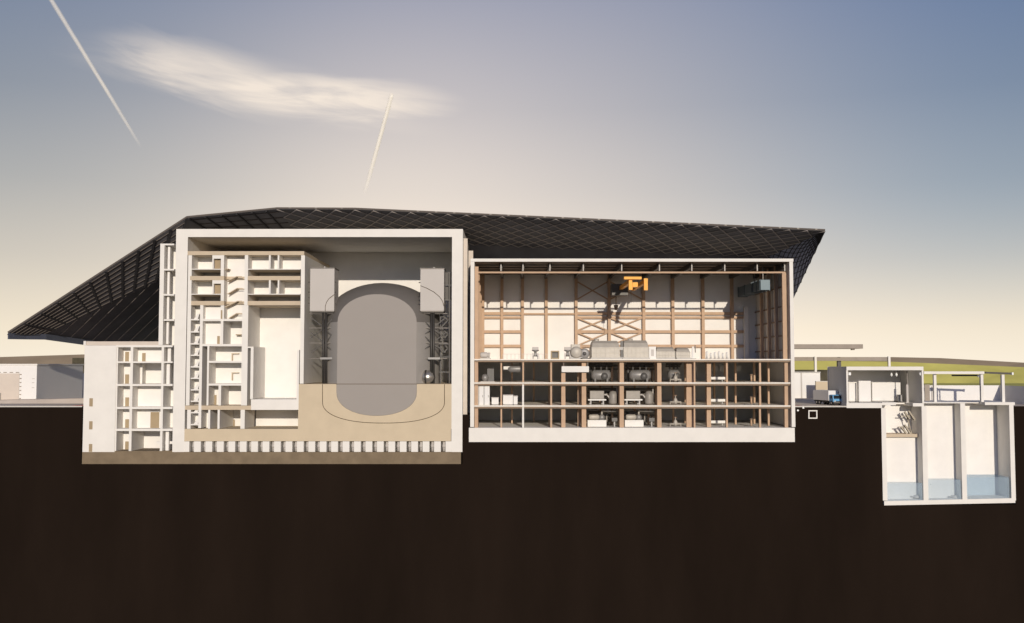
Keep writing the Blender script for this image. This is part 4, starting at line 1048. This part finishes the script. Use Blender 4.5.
def mixc(f, a, b, mode='MIX'):
    n = N_.new('ShaderNodeMix'); n.data_type = 'RGBA'; n.blend_type = mode
    if isinstance(f, (int, float)): n.inputs[0].default_value = f
    else: Lk(f, n.inputs[0])
    for s_, q_ in ((6, a), (7, b)):
        if isinstance(q_, tuple): n.inputs[s_].default_value = q_ + (1,)
        else: Lk(q_, n.inputs[s_])
    return n.outputs[2]
sky = N_.new('ShaderNodeTexSky'); sky.sky_type = 'NISHITA'; sky.sun_disc = False
sky.sun_elevation = R(SUN_E); sky.sun_rotation = math.atan2(sdir.x, sdir.y)
sky.air_density = 1.0; sky.dust_density = 1.5; sky.ozone_density = 2.0
tc = N_.new('ShaderNodeTexCoord'); sx = N_.new('ShaderNodeSeparateXYZ'); Lk(tc.outputs['Generated'], sx.inputs[0])
dx, dy, dz = sx.outputs
fill_tint = mixc(ss(dx, .25, .9), mixc(ss(dx, -.9, -.1), (.014, .019, .034), (.022, .034, .078)), (.088, .062, .042))  # unseen sky sides recoloured as added fill: warm right, dim left, blue behind
skc = mixc(1.0, sky.outputs[0], fill_tint, 'MULTIPLY')
rp = N_.new('ShaderNodeValToRGB'); Lk(math_('MULTIPLY', dz, 1.0, clamp=True), rp.inputs[0])
E = rp.color_ramp.elements; E[0].position = 0.0; E[0].color = (.92, .83, .68, 1); E[1].position = 1; E[1].color = (.09, .14, .26, 1)
for p_, c_ in ((.035, (.86, .76, .60)), (.10, (.60, .56, .49)), (.17, (.40, .41, .41)), (.25, (.25, .29, .35)), (.36, (.15, .21, .33)), (.6, (.11, .16, .29))):
    e = E.new(p_); e.color = c_ + (1,)
# warm glow low in the middle of the view, where the air is brightest
gd = (Vector(P(385, 200, 0)) - Vector((0, -DC, HC))).normalized()
vd = N_.new('ShaderNodeVectorMath'); vd.operation = 'DOT_PRODUCT'; Lk(tc.outputs['Generated'], vd.inputs[0]); vd.inputs[1].default_value = gd
g1 = math_('POWER', math_('MAXIMUM', vd.outputs['Value'], 0), 55)
glow = mixc(1.0, mixc(g1, (0, 0, 0), (.22, .165, .11)), (1, 1, 1), 'MULTIPLY')
front = mixc(1.0, rp.outputs[0], glow, 'ADD')
gd2 = (Vector(P(560, 205, 0)) - Vector((0, -DC, HC))).normalized()
vd2 = N_.new('ShaderNodeVectorMath'); vd2.operation = 'DOT_PRODUCT'; Lk(tc.outputs['Generated'], vd2.inputs[0]); vd2.inputs[1].default_value = gd2
front = mixc(1.0, front, mixc(math_('POWER', math_('MAXIMUM', vd2.outputs['Value'], 0), 14), (0, 0, 0), (.19, .148, .13)), 'ADD')
front = mixc(math_('MULTIPLY', ss(dx, .08, .46), ss(dz, .0, .17)), front, mixc(1.0, front, (.69, .82, .98), 'MULTIPLY'))
# thin wispy cloud
yy = math_('MAXIMUM', dy, .05)
ta, tb2 = math_('DIVIDE', dx, yy), math_('DIVIDE', dz, yy)
def rotc(ca, cb, ang):
    a1, b1 = math_('SUBTRACT', ta, ca), math_('SUBTRACT', tb2, cb); c_, s_ = math.cos(ang), math.sin(ang)
    return math_('ADD', math_('MULTIPLY', a1, c_), math_('MULTIPLY', b1, s_)), math_('SUBTRACT', math_('MULTIPLY', b1, c_), math_('MULTIPLY', a1, s_))
def cloud(px, py, ang, lu, lv, seed, su=6, sv=40):
    d_ = Vector(P(px, py, 0)) - Vector((0, -DC, HC)); u_, v_ = rotc(d_.x / d_.y, d_.z / d_.y, ang)
    cm = N_.new('ShaderNodeCombineXYZ'); Lk(math_('MULTIPLY', u_, su), cm.inputs[0]); Lk(math_('MULTIPLY', v_, sv), cm.inputs[1]); cm.inputs[2].default_value = seed
    no = N_.new('ShaderNodeTexNoise'); no.inputs['Scale'].default_value = 1; no.inputs['Detail'].default_value = 7; no.inputs['Roughness'].default_value = .58; no.inputs['Distortion'].default_value = .6; Lk(cm.outputs[0], no.inputs['Vector'])
    wv = math_('ADD', v_, math_('MULTIPLY', math_('SUBTRACT', no.outputs['Fac'], .5), lv * 1.3))
    r2 = math_('ADD', math_('POWER', math_('ABSOLUTE', math_('DIVIDE', u_, lu)), 2), math_('POWER', math_('ABSOLUTE', math_('DIVIDE', wv, lv)), 2))
    body = math_('POWER', math_('SUBTRACT', 1, ss(r2, 0.0, 1.25)), 1.2)
    return math_('MULTIPLY', body, math_('ADD', .2, math_('MULTIPLY', ss(no.outputs['Fac'], .32, .68), .8)))
cl = math_('ADD', math_('MULTIPLY', cloud(205, 72, R(-19), .115, .034, 3.3), .58), math_('MULTIPLY', cloud(335, 96, R(-3), .13, .026, 9.1), 1.0), clamp=True)
cl = math_('ADD', cl, math_('MULTIPLY', cloud(250, 82, R(-12), .20, .032, 5.7), .3), clamp=True)
cl = math_('MULTIPLY', cl, ss(dy, .1, .4))
front = mixc(math_('MULTIPLY', cl, .92), front, (.93, .82, .71))
fac = ss(dy, .15, .8)
Lk(mixc(fac, skc, front), bg.inputs['Color'])

# ================================================================== CAMERA / VIEW
cam = bpy.data.cameras.new('camera'); co = bpy.data.objects.new('camera', cam); C.objects.link(co)
cam.sensor_width = 36; cam.lens = 36 * F / 1024; cam.clip_end = 30000; cam.clip_start = .5
co.location = (0, -DC, HC); co.rotation_euler = (R(90) + PIT, 0, 0)
S.camera = co
S.view_settings.view_transform = 'Standard'; S.view_settings.look = 'None'; S.view_settings.exposure = 0; S.view_settings.gamma = 1
S.render.resolution_x = 1024; S.render.resolution_y = 623
S.cycles.max_bounces = 8; S.cycles.diffuse_bounces = 3; S.cycles.transparent_max_bounces = 16
